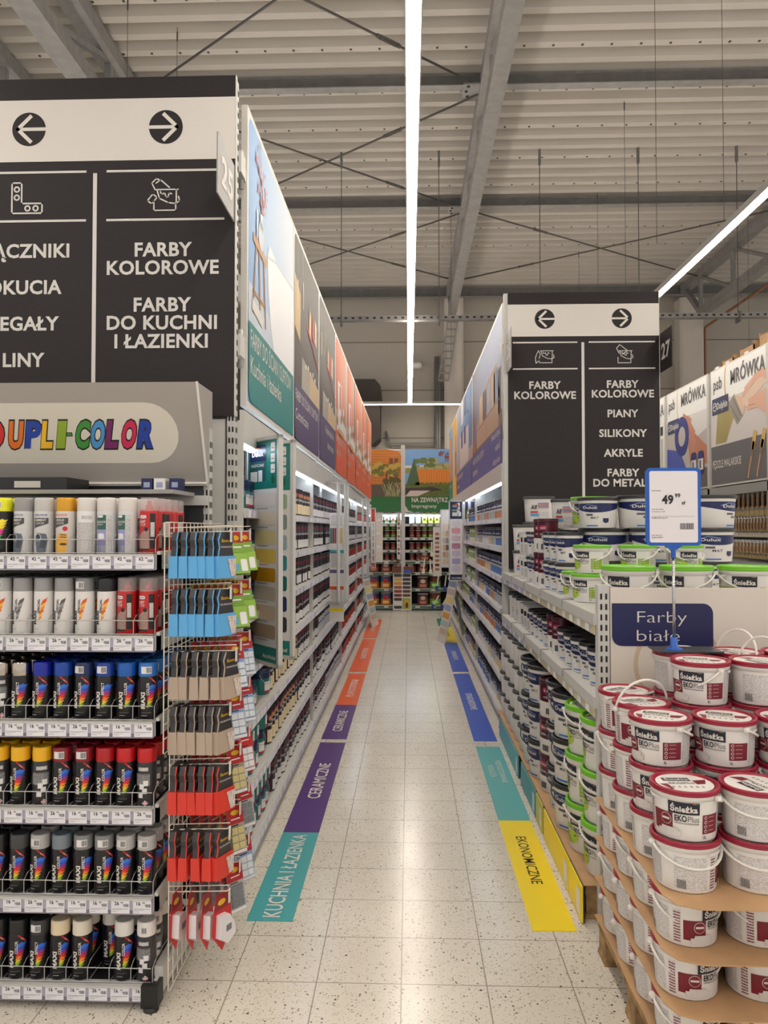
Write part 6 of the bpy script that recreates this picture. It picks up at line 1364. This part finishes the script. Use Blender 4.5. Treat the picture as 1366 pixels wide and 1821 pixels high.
# ============================================================ FAR END DISPLAY
YF = 14.95; FX0, FX1, FXM = -1.35, 1.35, at(717, 900, YF).x
def art_garden(left):
    def g(m, f, L, H):
        gr = C(40, 110, 56, .45); m.rect(0, 0, L, H*.245, gr, f, 1)
        if not left: m.txt('NA ZEWNĄTRZ', .13, H*.16, .085, WHITE, f, 4, 1, 'l', width=.72); m.txt('Impregnaty', .13, H*.07, .065, WHITE, f, 4, .5, 'l', width=.5); m.poly([(0, 0), (.16, 0), (.06, .03), (0, .13)], WHITE, f, 3)
        grass = mat('garden_grass_print', (98, 112, 52), .6, var=.3, scale=40); leaf_ = mat('garden_shrub_print', (120, 112, 52), .6, var=.5, scale=30)
        if left:
            m.rect(0, H*.245, L, H, C(206, 126, 54), f, 1)
            for i in range(13): m.rect(0, H*(.45+.043*i), L, H*(.455+.043*i), C(150, 86, 36), f, 2)
            m.poly([(L-.3, H), (L, H), (L, H*.90), (L-.06, H*.97)], C(226, 220, 206), f, 2)
            for a in (.62, .78): m.rect(L*a, H*.5, L*(a+.12), H*.86, C(120, 74, 40), f, 3)
            m.rect(0, H*.245, L, H*.44, C(96, 84, 72), f, 2); r = random.Random(1)
            for i in range(26): m.ell(L*.52+r.uniform(-.24, .24), H*.68+r.uniform(-.10, .12), .07, .05, leaf_ if i % 2 else C(188, 160, 76), f, 4+i*.05, 9)
            for i in range(14): m.ell(L*.7+r.uniform(-.14, .14), H*.48+r.uniform(-.05, .06), .06, .04, C(84, 84, 46), f, 5.4+i*.05, 9)
            m.line([(L*.55, H*.4), (L*.53, H*.62)], .03, C(80, 60, 40), f, 3)
            for i in range(40): a = r.uniform(.3, L); m.line([(a, H*.25), (a+r.uniform(-.12, .12), H*(.36+r.random()*.12))], .012, C(168, 160, 120) if i % 2 else C(104, 116, 70), f, 7+i*.03)
        else:
            m.rect(0, H*.245, L, H, C(120, 168, 222), f, 1); m.rect(0, H*.66, L, H*.74, C(226, 230, 236), f, 2); r = random.Random(2)
            for i in range(46): a = r.uniform(.0, L); m.ell(a, H*(.70+r.uniform(-.05, .13)*(.4 if a > L*.6 else 1)), .08, .05, (C(96, 116, 60), C(140, 146, 92), C(172, 166, 120))[i % 3], f, 3+i*.03, 9)
            m.rect(.25, H*.43, L, H*.68, C(220, 136, 52), f, 5)
            for i in range(22): m.rect(.27+.05*i, H*.43, .275+.05*i, H*.68, C(170, 96, 34), f, 6)
            m.poly([(0, H*.245), (L, H*.245), (L, H*.44), (0, H*.44)], grass, f, 7); m.poly([(0, H*.38), (.55, H*.40), (.75, H*.35), (0, H*.27)], C(70, 58, 56), f, 8)
            m.poly([(0, H*.25), (.25, H*.25), (.5, H*.34), (.1, H*.34)], C(206, 196, 186), f, 9)
            m.poly([(.02, H*.42), (.3, H*.42), (.18, H*.86)], C(70, 96, 64), f, 9)
            for i in range(10): m.ell(.25+.09*i, H*.45, .05, .03, leaf_, f, 9+i*.05, 8)
            m.rect(L*.86, H*.4, L*.92, H*.88, C(176, 84, 40), f, 9); m.rect(L*.76, H*.85, L-.01, H*.89, C(150, 70, 36), f, 10)
            for i in range(6): m.rect(L*(.77+.035*i), H*.80, L*(.785+.035*i), H*.93, C(150, 70, 36), f, 10.5)
            for i in range(20): m.ell(L*.85+r.uniform(-.2, .2), H*.92+r.uniform(-.05, .05), .02, .015, C(150, 70, 60), f, 11+i*.03, 6)
    return g
GZ0, GZ1 = 1.95, 3.2
def far_pic(x0, x1, left, label):
    t = thing('garden_picture', label, 'picture panel', (x0, YF, GZ0), 0, 'garden pictures on the far display'); m = MB(); m.bx(0, x1-x0, .002, .03, 0, GZ1-GZ0, FRAME); m.obj('frame', t)
    m = MB(); art_garden(left)(m, lambda x, y, k: (x, -.0012*k, y), x1-x0, GZ1-GZ0); m.obj('picture', t)
far_pic(-.77, FXM-.04, True, 'garden picture with orange log house, left of the far pole'); far_pic(FXM+.04, FXM+.04+1.03, False, 'garden picture with orange fence and lawn, right of the far pole')
m = MB(); m.bx(FXM-.04, FXM+.04, YF-.05, YF-.013, .0, at(717, 792, YF).z, METAL); tag(m.obj('shelf_post'), 'tall grey pole between the two garden pictures', 'shelf post', 'perforated shelf posts')
fd = thing('far_shelving', 'green railed shelving of wood stain at the end of the aisle', 'shelving unit', (0, 0, 0))
m = MB(); m.bx(FX0, 1.35, YF+.45, YF+.47, 0, 1.95, mat('black_back', (20, 20, 22), .7)); m.obj('back_panel', fd)
m = MB(); m.bx(FX0, 1.35, YF+.0, YF+.45, 0, .06, mat('dark_green_plinth', (58, 78, 68), .5)); m.obj('plinth', fd)
m = MB(); m.bx(FX0, 1.35, YF+.04, YF+.45, 1.90, 1.93, METAL); m.bx(FX0, 1.35, YF+.05, YF+.07, 1.87, 1.885, mat('far_cool_shelf_light', (226, 240, 255), .5, emis=30)); m.obj('shelf_light', fd)
GRL = C(62, 100, 76); PYF = lambda py: at(735, py, YF).z
FS = [PYF(1077), PYF(1047), PYF(1018), PYF(998), PYF(978), PYF(956), PYF(931.5)]
for i, zz in enumerate(FS):
    m = MB(); m.bx(FX0, 1.35, YF+.0, YF+.45, zz-.02, zz, METAL); m.bx(FX0, 1.35, YF-.01, YF, zz-.05, zz, METAL); r = random.Random(i); X = FX0+.02
    while X < 1.3: w_ = .22 if i < 4 else .06; m.bx(X, X+w_, YF-.012, YF-.01, zz-.042, zz-.01, GRL); X += w_+.09
    m.obj('shelf', fd)
def wt(R, H, c1, c2, c3, nm):
    m = MB(); m.lathe([(R*.96, 0), (R, .01), (R, H*.5)], C(*c1), 14); m.lathe([(R, H*.5), (R, H*.9)], C(*c2), 14); m.lathe([(R*1.03, H*.9), (R*1.03, H*.99), (R*.9, H), (0, H)], C(190, 180, 170, .3), 14)
    f = cylf(R+.001); m.ell(0, H*.6, R*.5, H*.16, C(*c3), f, 1, 12); m.rect(-R*.6, H*.15, R*.6, H*.35, C(*[min(255, v+60) for v in c1]), f, 1, 4); k_ = Kind('stain_tin', [('x', m)], 'wood stain tin'); KN[id(k_)] = nm; return k_
T1 = wt(.055, .15, (60, 100, 60), (190, 206, 220), (196, 40, 40), 'bright green and white stain tin'); T2 = wt(.055, .15, (190, 206, 214), (150, 190, 214), (226, 230, 232), 'pale blue stain tin'); T3 = wt(.055, .15, (150, 176, 60), (196, 206, 110), (120, 60, 40), 'lime green stain tin')
T4 = wt(.055, .15, (112, 60, 44), (74, 40, 34), (196, 60, 50), 'brown stain tin'); T5 = wt(.055, .15, (110, 140, 60), (96, 50, 40), (196, 60, 50), 'brown and green stain tin'); T6 = wt(.11, .24, (140, 74, 54), (96, 54, 46), (210, 190, 180), 'large brown stain bucket')
T7 = wt(.11, .26, (190, 130, 60), (64, 92, 130), (200, 40, 44), 'large blue topped stain tin'); T8 = wt(.11, .27, (120, 170, 70), (90, 48, 36), (130, 60, 44), 'large brown tin with green base')
NF = ['bottom', 'second', 'third', 'fourth', 'fifth', 'sixth', 'top']
for i, zz in enumerate(FS):
    big = i < 3; X = -.70 if big else -.56; n = 0
    while X < .74:
        if big: k_ = T6 if i == 2 else (T7 if X < -.25 else (T8 if X > .42 else T6)); gap = .245
        else: k_ = {6: T1 if X < -.1 else (T2 if X < .22 else T3), 5: T5 if X < -.1 else (T4 if X < .2 else T5), 4: T4 if X < .2 else T5, 3: T4 if X < .2 else T6}[i]; gap = .125 if k_ is not T6 else .25
        skip = (-.38 < X+.0 < .16 and i < 2) or abs(X-FXM) < .07
        if not skip:
            for lv in range(2 if i in (5, 6) else 1):
                k_.place((X, YF+.15, zz+.151*lv if not big else zz), '%s, %s from left%s, %s far shelf' % (KN[id(k_)], ORD[n], ', upper' if lv else '', NF[i]), 'stain tins on the %s shelf of the far display' % NF[i])
            n += 1
        X += gap
# colour chart standing in the middle of the far display, price boards at its sides
cc = thing('colour_chart', 'tall chart of brown wood shades standing below the far pole', 'colour chart', (0, 0, 0)); xa, xb = at(699, 1050, YF).x, at(732, 1050, YF).x; za, zb_ = PYF(1085), PYF(1018)
m = MB(); m.bx(xa, xb, YF-.06, YF-.05, max(.003, za), zb_, WHITE); m.obj('board', cc); f = front(YF-.06); m = MB(); xm = (xa+xb)/2; Hc = zb_-za
A = [(78, 84, 70), (226, 180, 90), (222, 150, 50), (156, 90, 56), (150, 64, 50), (112, 56, 52), (72, 50, 52), (226, 220, 210), (62, 60, 66)]; B = [(64, 66, 64), (66, 66, 58), (72, 60, 54), (88, 66, 58), (96, 74, 62), (104, 84, 50)]
for i, c_ in enumerate(A): zz = zb_-.03-Hc*.105*i; m.rrect(xa+.02, zz-.055, xm-.008, zz, .02, C(*c_), f, 1)
for i, c_ in enumerate(B): zz = zb_-.03-Hc*.105*i; m.rrect(xm+.008, zz-.055, xb-.02, zz, .02, C(*c_), f, 1)
m.rect(xm+.006, za+.03, xb-.02, za+.24, C(150, 170, 70), f, 1); m.ell(xm+.09, za+.12, .055, .09, C(226, 160, 50), f, 2); m.ell(xm+.09, za+.10, .03, .06, C(60, 80, 70), f, 3); m.obj('shade_chips', cc)
for x0, x1, py0, py1, lb, cs in ((666, 681, 912, 1000, 'white price chart at the left of the far display', ((236, 226, 214), (236, 206, 190), (230, 214, 170))), (770, 785, 937, 1024, 'white product chart with brown pictures at the right of the far display', ((196, 120, 70), (120, 50, 40), (160, 120, 90))),
                                 (706, 712.5, 912, 995, 'narrow stain chart left of the far pole', ((200, 170, 90), (150, 80, 50), (90, 60, 50)))):
    a, b_ = at(x0, 950, YF), at(x1, 950, YF); m = MB(); m.bx(a.x, b_.x, YF-.03, YF-.012, PYF(py1), PYF(py0), WHITE); f = front(YF-.03); nn = 9; hh = PYF(py0)-PYF(py1); W_ = b_.x-a.x
    for i in range(nn): m.rect(a.x+W_*.25, PYF(py0)-hh*(.12+.09*i)-.05, a.x+W_*.75, PYF(py0)-hh*(.12+.09*i), C(*cs[i % 3]), f, 1)
    m.rect(a.x, PYF(py0)-.06, b_.x, PYF(py0), C(206, 214, 210), f, 1); tag(m.obj('price_chart'), lb, 'chart', 'charts hung on the far display')
for i, (px, py) in enumerate(((768, 985), (753, 1016), (766, 1016), (777, 1045), (791, 1045), (770, 1078), (786, 1078))):
    v = at(px, py, YF-.04); m = MB(); m.bx(-.012, .012, -.006, .006, .03, .24, C(226, 222, 206)); m.bx(-.03, .03, -.008, .008, -.05, .035, C(40, 76, 150) if py > 1030 else C(226, 218, 190)); o = m.obj('stain_brush'); o.location = v; o.rotation_euler.y = (.0, .1, -.05, .15, .12, .5, .5)[i]
    tag(o, 'small %s brush fixed before the far tins, %s counted from upper left' % ('blue' if py > 1030 else 'white', ORD[i]), 'brush', 'brushes hanging before the stain tins')
for i, (a, b_) in enumerate((((-.34, YF-.12, 1.0), (-.2, YF-.1, 1.22)), ((-.2, YF-.12, 1.02), (-.12, YF-.1, 1.2)))):
    pass
m = MB(); bz = zb_; m.bx(-.33, -.15, YF-.13, YF-.055, bz, bz+.10, mat('brown_carton', (112, 70, 54), .7)); m.bx(-.10, .10, YF-.13, YF-.055, bz, bz+.12, mat('brown_carton', (112, 70, 54), .7)); m.bx(-.09, .04, YF-.135, YF-.13, bz, bz+.06, C(50, 90, 180)); m.bar((-.31, YF-.1, bz+.1), (-.2, YF-.08, bz+.26), .02, .05, mat('brown_carton', (112, 70, 54), .7))
tag(m.obj('leaflet_box'), 'brown leaflet box on top of the shade chart', 'box')
# ============================================================ tidy up the originals of copied kinds
for o in PROTO: bpy.data.objects.remove(o)
